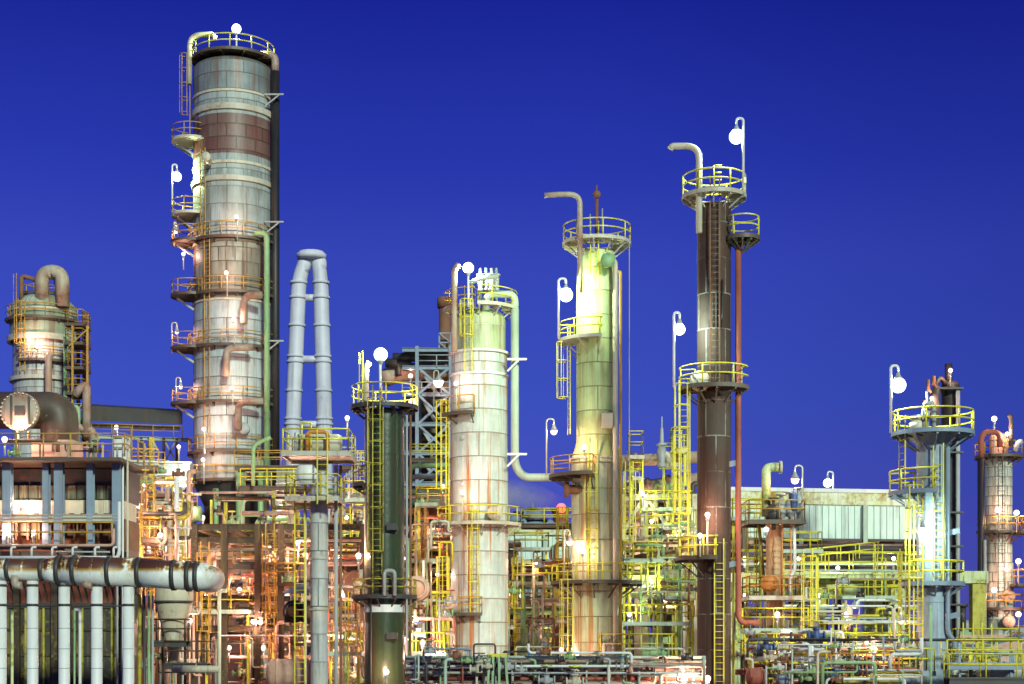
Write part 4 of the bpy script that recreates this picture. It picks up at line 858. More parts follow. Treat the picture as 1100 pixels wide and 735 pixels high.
part('shell', MB().lathe([(1.9, 0), (1.9, Zy(698, 112)), (1.8, Zy(696, 112)), (.001, Zy(694, 112))], (Xx(376, 112), 112, 0), 40), M['white'], t); part('top_rim', MB().lathe([(1.88, -.1), (1.96, -.1), (1.96, .1), (1.88, .1)], P(376, 700, 112), 40), M['grey'], t)
# ------------------------------------------------------------------ grey stair structure behind the green and white columns
sD = 138
t = thing('stair_tower', (Xx(450, sD), sD, 0), 'grey braced steel stair tower with zigzag flights behind the white column', 'steel tower')
for x in (431, 448, 484):
    for d in (0, 4): part('post', MB().hbeam((Xx(x, sD), sD + d, 0), (Xx(x, sD), sD + d, Zy(372 if x > 431 else 440, sD)), .3, .3), M['bluegrey'], t)
lv = (376, 395, 424, 456, 487, 520, 560)
for y in lv:
    for d in (0, 4): part('beam', MB().hbeam(P(432, y, sD + d), P(484, y, sD + d), .26, .34), M['bluegrey'], t)
    part('floor', MB().box((Xx(458, sD), sD + 2, Zy(y, sD) + .2), (52 * sc(sD), 3.6, .06)), M['grey'], t)
for i, (a, b) in enumerate(zip(lv[1:], lv[2:])):
    part('brace', MB().bar(P(449, a, sD - .05), P(483, b, sD - .05), .2, .2), M['bluegrey'], t); part('brace', MB().bar(P(483, a, sD - .06), P(449, b, sD - .06), .2, .2), M['bluegrey'], t)
    m = MB().bar(P(451, a, sD + 1), P(470, b, sD + 1), .1, .3).bar(P(451, a, sD + 1.9), P(470, b, sD + 1.9), .1, .3)
    for q in range(1, 12): m.box(P(451, a, sD + 1).lerp(P(470, b, sD + 1), q / 12) + Vector((0, .45, 0)), (.3, .86, .04))
    part('stair_flight', m, M['grey'], t)
m = MB(); rail(m, [P(448, 395, sD - .1), P(486, 395, sD - .1)], 1.1, .05); rail(m, [P(432, 424, sD - .1), P(486, 424, sD - .1)], 1.1, .05); part('railing', m, M['grey'], t)
t = thing('dark_vessel', (Xx(462, 146), 146, 0), 'dark brown regenerator vessel half hidden inside the grey stair tower', 'vessel')
part('shell', MB().lathe([(2.3, 0), (2.3, Zy(430, 146)), (1.8, Zy(410, 146)), (1.0, Zy(398, 146)), (1.0, Zy(380, 146)), (.001, Zy(378, 146))], (Xx(464, 146), 146, 0), 32), M['brown'], t)
part('top_duct', MB().pipe([P(410, 408, 141), P(424, 402, 141), P(470, 397, 143), P(500, 397, 143)], .8, 20), M['mottled'], t)
for x, y in ((436, 384), (452, 380), (466, 383), (428, 390)): part('top_pipe', MB().pipe([P(x - 14, y, 140), P(x + 14, y, 140)], .4, 12).pipe([P(x, y, 140), P(x, y + 14, 140)], .25, 10), M['dark'], t)
solo('vent_stack', MB().pipe([(Xx(478, 143), 143, 0), P(478, 331, 143), ], .55, 20).pipe([P(478, 331, 143), P(478, 320, 143)], .7, 20), M['rust'], P(478, 331, 143), 'short rusty vent stack rising just left of the white column top', 'stack')
t = thing('vent_cage', P(477, 378, 141.5), 'square grey lattice cage wrapped around the rusty vent stack', 'lattice cage')
for x in (472, 484):
    for d in (141.5, 144.5): part('post', MB().bar(P(x, 400, d), P(x, 358, d), .14, .14), M['bluegrey'], t)
for y in (358, 368, 378): part('beam', MB().bar(P(472, y, 141.4), P(484, y, 141.4), .12, .12), M['bluegrey'], t)
for ya, yb in ((358, 368), (368, 378)): part('brace', MB().bar(P(472, ya, 141.3), P(484, yb, 141.3), .1, .1), M['bluegrey'], t)

# ------------------------------------------------------------------ thickets around the green and white columns
wC = 'left of the green column'; wD = 'between green and white columns'
frame('rusty steel pipe rack behind the green and white columns', [362, 385, 436, 458, 486], [545, 560, 596, 622], 117, 6, 'brown', .4)
for i, (y, d, mt) in enumerate(((528, 7, 'green'), (534, 4, 'cream'), (550, 9, 'rust'), (567, 6, 'rust'), (584, 5, 'mottled'), (600, 6, 'red'), (612, 4, 'cream'))): hp(350 + 6 * i, 486, y, 114.5 - .3 * i, d, mt, 'behind the green column')
for y, D, mt in ((500, 122, 'green'), (538, 123, 'green'), (512, 124, 'grey')): hp(440, 486, y, D, 6, mt, 'left of the white column', e0=20)
t = thing('truss_bridge', P(455, 580, 111), 'pale triangular truss pipe bridge between the green and white columns', 'truss')
for y in (570, 582): part('chord', MB().bar(P(432, y - 3, 111), P(486, y, 111), .16, .16), M['grey'], t)
for x in (434, 446, 458, 470): part('brace', MB().bar(P(x, 580, 110.9), P(x + 6, 568, 110.9), .12, .12), M['grey'], t); part('brace', MB().bar(P(x + 6, 568, 110.85), P(x + 12, 581, 110.85), .12, .12), M['grey'], t)
walkway(440, 486, 492, 126, 2, wD, 'yellow'); walkway(440, 488, 655, 108.5, 1.6, wD, 'yellow'); walkway(436, 480, 630, 113, 2, wD, 'amber'); walkway(356, 394, 556, 106, 2, wC, 'amber'); walkway(352, 396, 640, 104, 2, wC, 'yellow'); walkway(364, 394, 500, 120, 2, wC, 'yellow')
fill(352, 396, 500, 640, 101, 112, 12, 14, 8, wC, ['grey', 'rust', 'green', 'cream', 'dark', 'pink', 'brown'], 9)
fill(350, 396, 640, 735, 90, 104, 8, 9, 5, 'low left of the green column', ['cream', 'rust', 'green', 'dark'], 10)
fill(434, 488, 530, 640, 108, 113, 12, 11, 8, wD, ['rust', 'red', 'cream', 'pink', 'green', 'dark'], 12)
fill(434, 488, 640, 735, 92, 101, 12, 9, 10, 'low between green and white columns', ['rust', 'red', 'cream', 'pink', 'dark', 'mottled'], 13)
stairs(440, 672, 470, 636, 107, 'between the green and white columns', 'ochre')
for x, y, r in ((381, 626, .8), (448, 632, .7)):
    t = thing('heat_exchanger', P(x, y, 98), 'buff round exchanger end %s of the dark green column' % ('left' if x < 400 else 'right'), 'exchanger')
    part('shell', MB().lathe([(.001, -.3), (r * .7, -.25), (r, 0), (r * 1.12, 0), (r * 1.12, .15), (r, .15), (r, 3), (.001, 3)], P(x, y, 98), 24, 'Y'), M['pink'], t); part('cover_bolts', MB().lathe([(r * .75, -.32), (r * .85, -.32), (r * .85, -.22), (r * .75, -.22)], P(x, y, 97.9), 24, 'Y'), M['cream'], t)
t = thing('safety_cage', P(380, 650, 88), 'tall yellow ladder with hoops hanging left of the dark green column', 'ladder')
ladder(t, (Xx(379, 88), 88), Zy(735, 88), Zy(655, 88), 270, 'yellow')

# ------------------------------------------------------------------ clad galleries behind the right half
mclad = paint('pale_green_cladding', (.62, .74, .66), (.50, .62, .54), rust=(.10, .08, .05), amt=.14, streak=.6, scale=.8)
meave = paint('stained_eave', (.66, .70, .58), (.50, .54, .08), rust=(.28, .11, .03), amt=.62, streak=.5, scale=.7)
def gallery(label, x0, D0, x1, D1, yt, ye, yw, yb, Dr, posts, hops):
    """corrugated gallery on posts between two pixel columns at two depths; heights are pixels at depth Dr"""
    A0, B0 = Vector((Xx(x0, D0), D0, 0)), Vector((Xx(x1, D1), D1, 0)); u = (B0 - A0).normalized(); nrm = u.cross(Vector((0, 0, 1))); nrm = nrm if nrm.y < 0 else -nrm
    Lg = (B0 - A0).length; Z = lambda y: Zy(y, Dr)
    t = thing('clad_gallery', (A0 + B0) / 2, label, 'building'); m = MB(); n = int(Lg / .55)
    def q(f, o): return A0 + (B0 - A0) * f + nrm * o
    for i in range(n):
        for f0, o0, f1, o1 in ((0, 0, .8, .0), (.8, 0, .86, .1), (.86, .1, .94, .1), (.94, .1, 1, 0)):
            a, b = q((i + f0) / n, o0), q((i + f1) / n, o1)
            m.add([(a.x, a.y, Z(yb)), (b.x, b.y, Z(yb)), (b.x, b.y, Z(yw)), (a.x, a.y, Z(yw))], [(0, 3, 2, 1)], False)
    part('corrugated_wall', m, mclad, t)
    def slab(nm, ya, y2, oa, ob, mt):
        V = [q(0, oa), q(1, oa), q(1, ob), q(0, ob)]
        part(nm, MB().add([Vector((v.x, v.y, z)) for z in (Z(y2), Z(ya)) for v in V], [(0, 1, 2, 3), (7, 6, 5, 4), (0, 4, 5, 1), (1, 5, 6, 2), (2, 6, 7, 3), (3, 7, 4, 0)], False), mt, t)
    slab('eave_band', ye, yw, .16, -.4, meave); slab('roof_edge', yt, ye, .24, -6, M['white']); slab('floor_edge', yb, yb + 2.5, .3, -6, M['dark']); slab('back_wall', ye + .2, yb - .1, -5.6, -6, M['grey'])
    for f in posts: c = q(f, .34); part('post', MB().bar(Vector((c.x, c.y, Z(yw))), Vector((c.x, c.y, 0)), .34, .34), M['palegreen'], t)
    for f in hops:
        c = q(f, -1.2); c.z = Z(yb + 12); part('hopper', MB().lathe([(.85, -.7), (.95, .1), (.95, .9)], c, 20), M['rust'], t); part('hopper_lid', MB().lathe([(1.0, .9), (1.0, 1.0), (.001, 1.0)], c, 20), M['dark'], t)
    for f in (.25, .62): c = q(f, -.6); c.z = Z(yb + 16); part('knee_brace', MB().bar(c, c + Vector((.9, 0, 2.0)), .16, .16), M['rust'], t)
gallery('pale green corrugated clad gallery with a rust stained eave left of the blue grey column', 1000, 130, 770, 127, 527, 531, 544, 580, 130, (.05, .32, .62, .9), (.2, .56))
gallery('dim far corrugated gallery between the white and lime columns', 668, 166, 530, 166, 562, 566, 575, 606, 166, (.2, .6), ())
# ------------------------------------------------------------------ mossy concrete portals
def portal(label, xs, yt, yb, D, dep, low=None, mt='moss', w=.95):
    t = thing('concrete_portal', (Xx(sum(xs) / len(xs), D), D, 0), label, 'portal frame')
    for i, x in enumerate(xs):
        for d in (0, dep): part('post', MB().box((Xx(x, D), D + d, Zy(yb, D) / 2), (w, w, Zy(yb, D))), M['ochre' if (i % 2 and d == 0) or x > 1040 else 'moss'], t)
    for d in (0, dep):
        part('beam', MB().box((Xx((xs[0] + xs[-1]) / 2, D), D + d, (Zy(yt, D) + Zy(yb, D)) / 2 + .005), ((xs[-1] - xs[0]) * sc(D) + w * 1.25, w * 1.25, Zy(yt, D) - Zy(yb, D))), M['moss'], t)
        if low: part('low_beam', MB().box((Xx((xs[0] + xs[-1]) / 2, D), D + d + .02, Zy(low, D)), ((xs[-1] - xs[0]) * sc(D), w * .8, w * .55)), M['green'], t)
    for x in xs[:-1]:
        for s_ in (-1, 1): part('haunch', MB().bar((Xx(x, D) + s_ * w * .2, D + dep, Zy(yb + 9, D)), (Xx(x, D) + s_ * w * 1.3, D + dep, Zy(yb - 1, D)), w * .5, w * .4), M['moss'], t)
    for x in xs: part('tie_beam', MB().box((Xx(x, D), D + dep / 2, Zy((yt + yb) / 2, D)), (w * .9, dep - w * 1.3, w * .8)), M['moss'], t)
    return t
portal('mossy yellow stained concrete portal with open bays at the right', [787, 879, 963, 1050], 614, 627, 112, 7, 683)
portal('green lit concrete portal behind the lime column', [560, 597, 690, 728, 770], 648, 660, 118, 7, 688)
solo('portal_girder', MB().bar(P(770, 640, 116), P(962, 634, 119), .9, 1.0), M['moss'], P(860, 637, 117), 'long mossy girder lying behind the concrete portal', 'girder')
wG = 'under the clad gallery'
walkway(838, 985, 616, 110.2, 1.4, 'above the right concrete portal', 'yellow', 'moss', h=1.5); walkway(862, 945, 607, 113, 1.4, wG, 'yellow', 'dark', D1=116, y1=598)
walkway(548, 612, 646, 112, 2.5, 'left of the lime column', 'amber', 'mottled'); walkway(560, 615, 562, 117, 2, 'left of the lime column', 'yellow'); walkway(558, 610, 640, 122, 2, 'left of the lime column', 'yellow')
hp(546, 612, 611, 109, 6, 'rust', 'left of the lime column', y1=604); hp(546, 612, 668, 111, 5, 'mottled', 'left of the lime column'); hp(546, 614, 657, 113, 7, 'green', 'left of the lime column')
frame('pale green bracket frame holding a lamp left of the lime column', [562, 574], [601], 108, 2.5, 'green', .32)
t = thing('pump_house', (Xx(575, 150), 150, 0), 'low blue windowed pump house far behind the lime column', 'building')
part('wall', MB().box((Xx(578, 150), 152, Zy(664, 150) / 2), (62 * sc(150), 4, Zy(664, 150))), M['blue'], t); part('roof', MB().box((Xx(578, 150), 152, Zy(663.2, 150)), (64 * sc(150), 4.4, .2)), M['cream'], t)
for i in range(6): wn = part('window', MB().box((Xx(554 + i * 9.5, 150), 149.97, Zy(676, 150)), (7 * sc(150), .06, 12 * sc(150))), M['grey'], t); part('pane', MB().box((Xx(554 + i * 9.5, 150), 149.93, Zy(676, 150)), (6 * sc(150), .04, 10.6 * sc(150))), M['black'], wn)
part('door', MB().box((Xx(612, 150), 149.96, Zy(694, 150)), (.9, .05, 2.0)), M['white'], t)
stairs(550, 702, 566, 676, 130, 'before the blue pump house', 'dark')
fill(546, 612, 600, 700, 113, 117, 10, 8, 5, 'left of the lime column', ['rust', 'green', 'cream', 'ochre', 'grey'], 14); fill(546, 612, 575, 625, 124, 130, 6, 7, 0, 'far left of the lime column', ['rust', 'green', 'cream', 'yellow'], 15)

# ------------------------------------------------------------------ air cooler structure between lime and rusty columns
aD = 106
frame('pale braced steel frame between the lime and rusty columns', [668, 692, 745], [531, 575, 612], aD, 6, 'cream', .42, braces=((668, 575, 692, 533), (692, 533, 745, 600), (692, 575, 720, 612), (692, 640, 740, 575), (668, 612, 690, 578)))
wE = 'between lime and rusty columns'
hp(640, 752, 497, 107, 13, 'mottled', wE, y1=491, fl=4); hp(640, 752, 530, 109, 13, 'mottled', wE, y1=514, fl=5)
for x in (672, 684, 704, 718, 731, 744): vp(x, 520, 560, 108.6, 6, 'green' if x % 3 else 'dark', 'under the mottled headers', top=7)
for x in (702, 716, 731): vp(x, 537, 574, 111, 8, 'dark', 'under the mottled headers')
drum(660, 690, 497, 108.2, 17, 'green', 'mottled green header drum behind the lime column', saddle=False)
walkway(668, 745, 580, 105, 1.4, wE, 'yellow', 'mottled', y1=572, h=1.4); walkway(666, 748, 618, 104.6, 1.4, wE, 'yellow', 'moss', h=1.3); walkway(672, 750, 556, 110, 2, wE, 'amber')
def cage(x0, x1, y0, y1, D, label):
    t = thing('railed_deck', P(x0, y1, D), label, 'platform'); boxplatform(t, Xx(x0, D), Xx(x1, D), D, D + 1.8, Zy(y1, D), 'yellow', 'cream', h=(y1 - y0) * sc(D))
    for x in (x0 + 2, x1 - 2): part('post', MB().bar(P(x, y1, D + .9), P(x, y1 + 40, D + .9), .14, .14), M['yellow'], t)
cage(676, 692, 463, 489, 104.5, 'small yellow cage railed deck right beside the lime column'); cage(711, 728, 476, 497, 104.5, 'yellow railed deck around the grey relief valve'); cage(722, 738, 459, 482, 105.2, 'tall yellow cage railed deck left of the rusty column'); cage(676, 690, 497, 512, 103.8, 'low yellow railed deck under the mottled header')
t = thing('relief_valve', P(712, 495, 104), 'grey relief valve with tall bonnet standing on the mottled header', 'valve')
part('valve_body', MB().lathe([(.3, -.9), (.3, -.7), (.2, -.6), (.32, 0), (.24, .5), (.34, .5), (.34, .6), (.14, .7), (.1, 1.6), (.05, 1.7), (.05, 2.4), (.001, 2.4)], P(711, 487, 103.8), 16), M['grey'], t); part('outlet', MB().pipe([P(711, 488, 103.8), P(718, 488, 103.8), P(718, 497, 103.8)], .2, 12), M['cream'], t)
hp(672, 745, 600, 103.8, 5, 'rust', wE, y1=590); hp(668, 746, 640, 112, 9, 'green', wE); hp(668, 746, 652, 113, 5, 'moss', wE)
vp(660, 596, 645, 103.6, 4, 'grey', 'beside the lime column foot'); valve(662, 600, 103.3, .5, 'beside the lime column foot', 'blue', 'dark'); valve(660, 622, 103.3, .45, 'beside the lime column foot', 'grey', 'dark')
fill(664, 748, 575, 650, 113, 117, 14, 12, 6, wE, ['dark', 'green', 'rust', 'ochre', 'cream'], 16)
t = thing('railed_skid', P(690, 700, 98), 'yellow railed skid carrying a cream drum below the lime column', 'skid'); boxplatform(t, Xx(644, 97), Xx(724, 97), 96, 100, Zy(704, 97), 'yellow', 'dark', h=1.3)
drum(646, 662, 698, 97.4, 16, 'cream', 'small cream drum on the yellow railed skid'); drum(688, 712, 701, 97.4, 13, 'green', 'small green drum on the yellow railed skid')
t = thing('far_tower', (Xx(718, 170), 170, 0), 'far grey framed tower seen through the portal beside the lime column', 'tower')
for x in (704, 716, 728): part('post', MB().bar((Xx(x, 170), 170, 0), P(x, 650, 170), .3, .3), M['grey'], t)
for y in (655, 668, 682): part('floor', MB().box((Xx(716, 170), 171.2, Zy(y, 170)), (2.8, 2.6, .2)), M['bluegrey'], t)
part('vessel', MB().lathe(dome(1.0, 0, .6) [::-1] + [(1.0, -6)], P(709, 672, 171), 20), M['white'], t)
fill(666, 748, 660, 700, 120, 160, 10, 16, 8, 'beyond the lime column portal', ['white', 'grey', 'yellow', 'bluegrey', 'cream', 'blue'], 17)

# ------------------------------------------------------------------ low front pipe rack
rD = 71
t = thing('pipe_rack', (Xx(620, rD), rD, 0), 'long low grey pipe rack crossing the front between green and rusty columns', 'pipe rack')
for x in (447, 480, 509, 545, 565, 592, 650, 683, 727, 752):
    for d in (0, 2.6): part('post', MB().hbeam((Xx(x, rD), rD + d, 0), (Xx(x, rD), rD + d, Zy(709 if x not in (509, 727) else 706, rD)), .2, .2), M['bluegrey' if x % 2 else 'dark'], t)
for y in (713, 726): part('beam', MB().hbeam(P(440, y, rD + .2), P(757, y, rD + .2), .14, .18), M['dark'], t)
for y, d, mt, D in ((706, 3, 'palegreen', 70.6), (709.5, 5, 'cream', 70.9), (716, 3, 'white', 70.5), (720, 4.5, 'mottled', 71.6), (723, 3, 'cream', 70.4), (729, 5, 'red', 70.8), (733, 3, 'mottled', 70.4), (712, 4, 'cream', 72.4), (727, 6, 'green', 72.6)): hp(436, 758, y, D, d, mt, 'along the low front rack', fl=6)
for i, x in enumerate((446, 458, 473, 497, 520, 532, 548, 575, 606, 630, 655, 672, 700, 715, 745)): vp(x, 704 + (i * 7) % 11, 760, 70.1, (2, 3, 2.5)[i % 3], ('grey', 'dark', 'green', 'red', 'cream')[i % 5], 'crossing the low front rack', top=(6, -7, 0)[i % 3])
for i, x in enumerate((462, 489, 502, 538, 560, 585, 612, 642, 668, 695, 712, 738)): valve(x, 700 + (i * 5) % 24, 69.8, .26, 'on the low front rack', ('grey', 'rust', 'green', 'dark')[i % 4], ('dark', 'red', 'blue')[i % 3])
hp(455, 505, 697, 70, 2.4, 'bluegrey', 'above the low front rack', e0=12, e1=14); hp(509, 532, 692, 70, 2, 'dark', 'above the low front rack', e0=22, e1=20); hp(670, 734, 697, 70.2, 2.2, 'cream', 'above the low front rack', e0=14, e1=26); hp(541, 600, 700, 70.3, 2, 'dark', 'above the low front rack', e1=14)
t = thing('dome_tank', (Xx(510, 84), 84, 0), 'cream domed tank roof just showing below the white column', 'tank'); part('shell', MB().lathe([(2.4, 0), (2.4, Zy(743, 84))] + dome(2.4, Zy(743, 84), .75), (Xx(508, 84), 84, 0), 40), M['cream'], t); part('roof_vent', MB().lathe([(.12, 0), (.12, .3), (.25, .35), (.001, .5)], (Xx(508, 84), 84, Zy(743, 84) + .72), 14), M['grey'], t)
t = thing('hand_pump_frame', P(532, 726, 69.5), 'lime green splayed pipe frame standing before the low front rack', 'frame')
for x in (526, 530, 536, 543): part('leg', MB().bar(P(x, 704, 69.5), P(x + (x - 534) * .3, 745, 69.3), .1, .1), M['green'], t)
part('top_bar', MB().bar(P(524, 704, 69.5), P(545, 704, 69.5), .12, .12), M['yellow'], t)

# ------------------------------------------------------------------ manifold at lower right
wM = 'in the right manifold'; wN = 'behind the right manifold'
t = thing('manifold_frame', (Xx(860, 78), 78, 0), 'low yellow braced manifold frame right of the rusty column', 'steel frame')
for x in (805, 826, 838, 862, 890, 925, 950): part('post', MB().bar((Xx(x, 78), 78, 0), P(x, 702, 78), .14, .14), M['ochre' if x < 860 else 'bluegrey'], t)
for y in (703, 712): part('rail', MB().bar(P(803, y, 77.9), P(975, y, 77.9), .1, .12), M['yellow'], t)
for x0, x1 in ((821, 828), (835, 828)): part('brace', MB().bar(P(x0, 698, 77.7), P(x1, 736, 77.7), .12, .12), M['yellow'], t)
for x0, x1, y, d, mt, D, e0, e1 in ((803, 850, 687, 3, 'dark', 77.2, 22, -8), (848, 1100, 687.5, 3.2, 'black', 77, 0, 0), (858, 905, 679, 4, 'white', 78.5, 0, 8), (858, 900, 698, 3.4, 'white', 77.3, 0, 12), (802, 862, 716, 6, 'rust', 78.4, -10, 0), (790, 818, 722, 6, 'red', 79, 0, 0), (925, 958, 704, 4, 'cream', 78.2, 22, 22), (930, 952, 712, 3, 'cream', 78, 20, 20), (880, 980, 716, 4, 'mottled', 79, 0, 0), (900, 975, 722, 3, 'green', 78.6, 0, 10), (805, 880, 726, 4, 'dark', 77, 0, 0), (860, 990, 731, 5, 'bluegrey', 76.6, 0, 0), (838, 862, 682, 3, 'red', 78.1, 0, 0), (880, 960, 695, 5, 'green', 82, 0, 0), (895, 1060, 693, 4, 'cream', 84, 0, 0)): hp(x0, x1, y, D, d, mt, wM, e0=e0, e1=e1)
drum(801, 822, 727, 76.5, 20, 'red', 'small red ribbed drum at the foot of the rusty column')
for i in range(22): valve(806 + (i * 37) % 168, 680 + (i * 23) % 50, 76.8 + (i % 3) * .5, (.25, .34, .42)[i % 3], wM, ('grey', 'white', 'dark', 'green', 'rust', 'blue')[i % 6], ('dark', 'red', 'blue', 'yellow')[i % 4])
fill(800, 985, 690, 735, 77.5, 82, 24, 26, 0, wM, ['rust', 'grey', 'white', 'green', 'dark', 'cream', 'bluegrey', 'red'], 18, dmax=4)
fill(880, 990, 684, 720, 86, 96, 12, 12, 8, wN, ['white', 'cream', 'green', 'yellow', 'rust'], 19, ground=True); fill(785, 880, 650, 712, 93, 108, 12, 14, 12, wN, ['rust', 'red', 'cream', 'bluegrey', 'ochre', 'dark'], 20)
fill(880, 975, 676, 702, 122, 150, 10, 6, 6, 'beyond the right portal', ['grey', 'white', 'cream'], 25, dmax=4, ground=False)
walkway(893, 966, 727, 75.5, 1, 'at the foot of the manifold', 'orange', 'ochre'); walkway(1018, 1105, 712, 76, 1.2, 'right of the blue grey column', 'yellow', 'bluegrey'); walkway(800, 905, 703, 84, 1, 'behind the right manifold', 'yellow', 'dark'); walkway(1020, 1105, 728, 73, 1, 'right of the blue grey column', 'yellow', 'dark')
for x, y, D, s_ in ((845, 683, 85, .35), (866, 667, 92, .3)):
    t = thing('pressure_gauge', P(x, y, D), 'white round gauge face on a post in the right manifold' if x < 850 else 'white round end of a small drum under the right portal', 'gauge')
    part('face', MB().lathe([(.001, -.05), (s_, -.05), (s_ * 1.1, 0), (s_ * 1.1, .3), (.001, .3)], P(x, y, D), 20, 'Y'), M['white'], t); part('stem', MB().pipe([P(x, y + 4, D + .15), (Xx(x, D), D + .15, 0)], .06, 8), M['grey'], t)
t = thing('small_vessel', (Xx(875, 96), 96, 0), 'small mottled vessel with a black bent top pipe under the right portal', 'vessel')
part('shell', MB().lathe([(.6, 0), (.6, Zy(663, 96)), (.001, Zy(660, 96))], (Xx(870, 96), 96, 0), 24), M['mottled'], t); part('bent_pipe', MB().pipe([P(859, 662, 95.6), P(859, 650, 95.6), P(868, 650, 95.6), P(868, 661, 95.6)], .22, 12), M['black'], t)
for x, y0, y1, mt, d in ((905, 700, 740, 'dark', 3), (949, 684, 740, 'bluegrey', 2.2), (1031, 690, 740, 'bluegrey', 3), (898, 690, 735, 'white', 2), (916, 690, 735, 'grey', 2), (938, 690, 735, 'white', 2.5), (1086, 698, 740, 'bluegrey', 4), (1000, 650, 700, 'green', 3)): vp(x, y0, y1 + 120, 76.4, d, mt, 'standing through the right manifold')
for x, y, s_, mt in ((892, 722, 1.0, 'blue'), (900, 731, .8, 'bluegrey'), (842, 731, .8, 'bluegrey'), (868, 731, .9, 'dark')):
    t = thing('pump_motor', P(x, y, 76), '%s pump motor with cooling fins low in the right manifold' % DESC[mt], 'motor'); part('casing', MB().lathe([(.001, 0), (.25 * s_, 0), (.3 * s_, .1), (.3 * s_, .9), (.2 * s_, 1.0), (.001, 1.0)], P(x, y, 75.6), 18, 'Y'), M[mt], t)
    m = MB()
    for q in range(8): a_ = q * math.pi / 4; m.box(P(x, y, 76.1) + Vector((.32 * s_ * math.cos(a_), 0, .32 * s_ * math.sin(a_))), (.05, .7, .05))
    part('fins', m, M[mt], t); part('foot', MB().box(P(x, y, 76.1) + Vector((0, 0, -.38 * s_)), (.5 * s_, .7, .12)), M['dark'], t)
t = thing('blue_roofed_shed', P(1085, 700, 92), 'low shed with a sloping teal roof at the lower right edge', 'shed')
m = MB().add([P(1040, 699, 92), P(1110, 680, 92), P(1110, 676, 97), P(1040, 695, 97), P(1040, 701, 92), P(1110, 682, 92), P(1110, 678, 97), P(1040, 697, 97)], [(0, 1, 2, 3), (7, 6, 5, 4), (0, 4, 5, 1), (1, 5, 6, 2), (2, 6, 7, 3), (3, 7, 4, 0)], False); part('roof', m, paint('teal_roof', (.06, .16, .17), (.04, .11, .12), amt=.1), t)
part('wall', MB().box((Xx(1078, 94), 94.5, Zy(703, 94) / 2), (60 * sc(94), 3, Zy(703, 94))), M['pink'], t)
solo('long_wall', MB().box((Xx(1075, 100), 100, Zy(682, 100) / 2), (90 * sc(100), .4, Zy(682, 100))), M['pink'], (Xx(1075, 100), 100, 0), 'long buff wall behind the teal roofed shed at right', 'wall')
drum(1048, 1110, 722, 78, 16, 'grey', 'grey drum lying low at the right edge under yellow rails')
fill(1020, 1100, 700, 735, 77, 84, 10, 9, 6, 'right of the blue grey column', ['dark', 'grey', 'bluegrey', 'yellow', 'green'], 23, dmax=4)
# small lit column far under the portal
t = thing('lit_column', (Xx(908, 160), 160, 0), 'small warm lit far column seen through the right portal bay', 'column'); part('shell', MB().lathe([(.75, 0), (.75, Zy(652, 160)), (.001, Zy(648, 160))], (Xx(908, 160), 160, 0), 24), M['cream'], t)
boxplatform(t, Xx(909, 159), Xx(922, 159), 158, 160, Zy(674, 159), 'amber', 'deck'); boxplatform(t, Xx(898, 159), Xx(922, 159), 158, 162, Zy(690, 159), 'amber', 'deck'); part('hoop_pipe', MB().pipe([P(894, 690, 158), P(894, 650, 158), P(902, 648, 158), P(902, 660, 158)], .15, 8), M['amber'], t)
t = thing('white_tower', (Xx(953, 124), 124, 0), 'grey square shaft tower between the right portal and blue grey column', 'tower'); part('shaft', MB().box((Xx(954, 124), 124, Zy(605, 124) / 2), (16 * sc(124), 1.4, Zy(605, 124))), M['grey'], t)
for y in (630, 648, 666, 678): part('band', MB().box((Xx(954, 124), 124, Zy(y, 124)), (18 * sc(124), 1.6, .15)), M['dark'], t)
part('pink_top', MB().lathe([(.5, 0), (.5, 1.2), (.3, 1.5), (.001, 1.5)], P(952, 607, 124), 18), M['pink'], t)
t = thing('far_vessel', (Xx(1036, 140), 140, 0), 'far grey vessel with a capped vent behind the right portal', 'vessel'); part('shell', MB().lathe([(.9, 0), (.9, Zy(672, 140))] + dome(.9, Zy(672, 140), .5), (Xx(1036, 140), 140, 0), 24), M['grey'], t); part('vent', MB().pipe([P(1034, 675, 139), P(1034, 652, 139)], .3, 12).pipe([P(1034, 652, 139), P(1034, 649, 139)], .5, 12), M['dark'], t)

# ------------------------------------------------------------------ far background
t = thing('chimney', (Xx(602, 420), 420, 0), 'far red lit chimney with a beacon and a smoke plume', 'chimney'); part('shaft', MB().lathe([(3.2, 0), (2.0, Zy(553, 420)), (2.4, Zy(549, 420)), (2.4, Zy(546, 420)), (1.6, Zy(546, 420) - .2)], (Xx(602, 420), 420, 0), 28), M['red'], t)
for i, (x, y, r) in enumerate(((552, 556, 1.6), (557, 545, .4), (563, 549, .8), (572, 540, .35), (574, 552, 2.6), (583, 558, 1.0), (590, 560, 1.5), (567, 560, 2.4))):
    t = thing('far_column', (Xx(x, 400), 400 + i, 0), ('slender' if r < .6 else 'stout' if r > 1.3 else 'narrow') + ' dim blue grey column far off beside the distant chimney', 'column', 'dim columns by the distant chimney'); part('shell', MB().lathe([(r, 0), (r, Zy(y, 400))] + dome(r, Zy(y, 400), r * .6, 5), (Xx(x, 400), 400 + i, 0), 16), M['bluegrey'], t)
    part('platform', MB().ring((Xx(x, 400), 400 + i, 0), r, r + 1.0, Zy(y + 6, 400), Zy(y + 6, 400) + .4, 16), M['dark'], t)
g = random.Random(77)
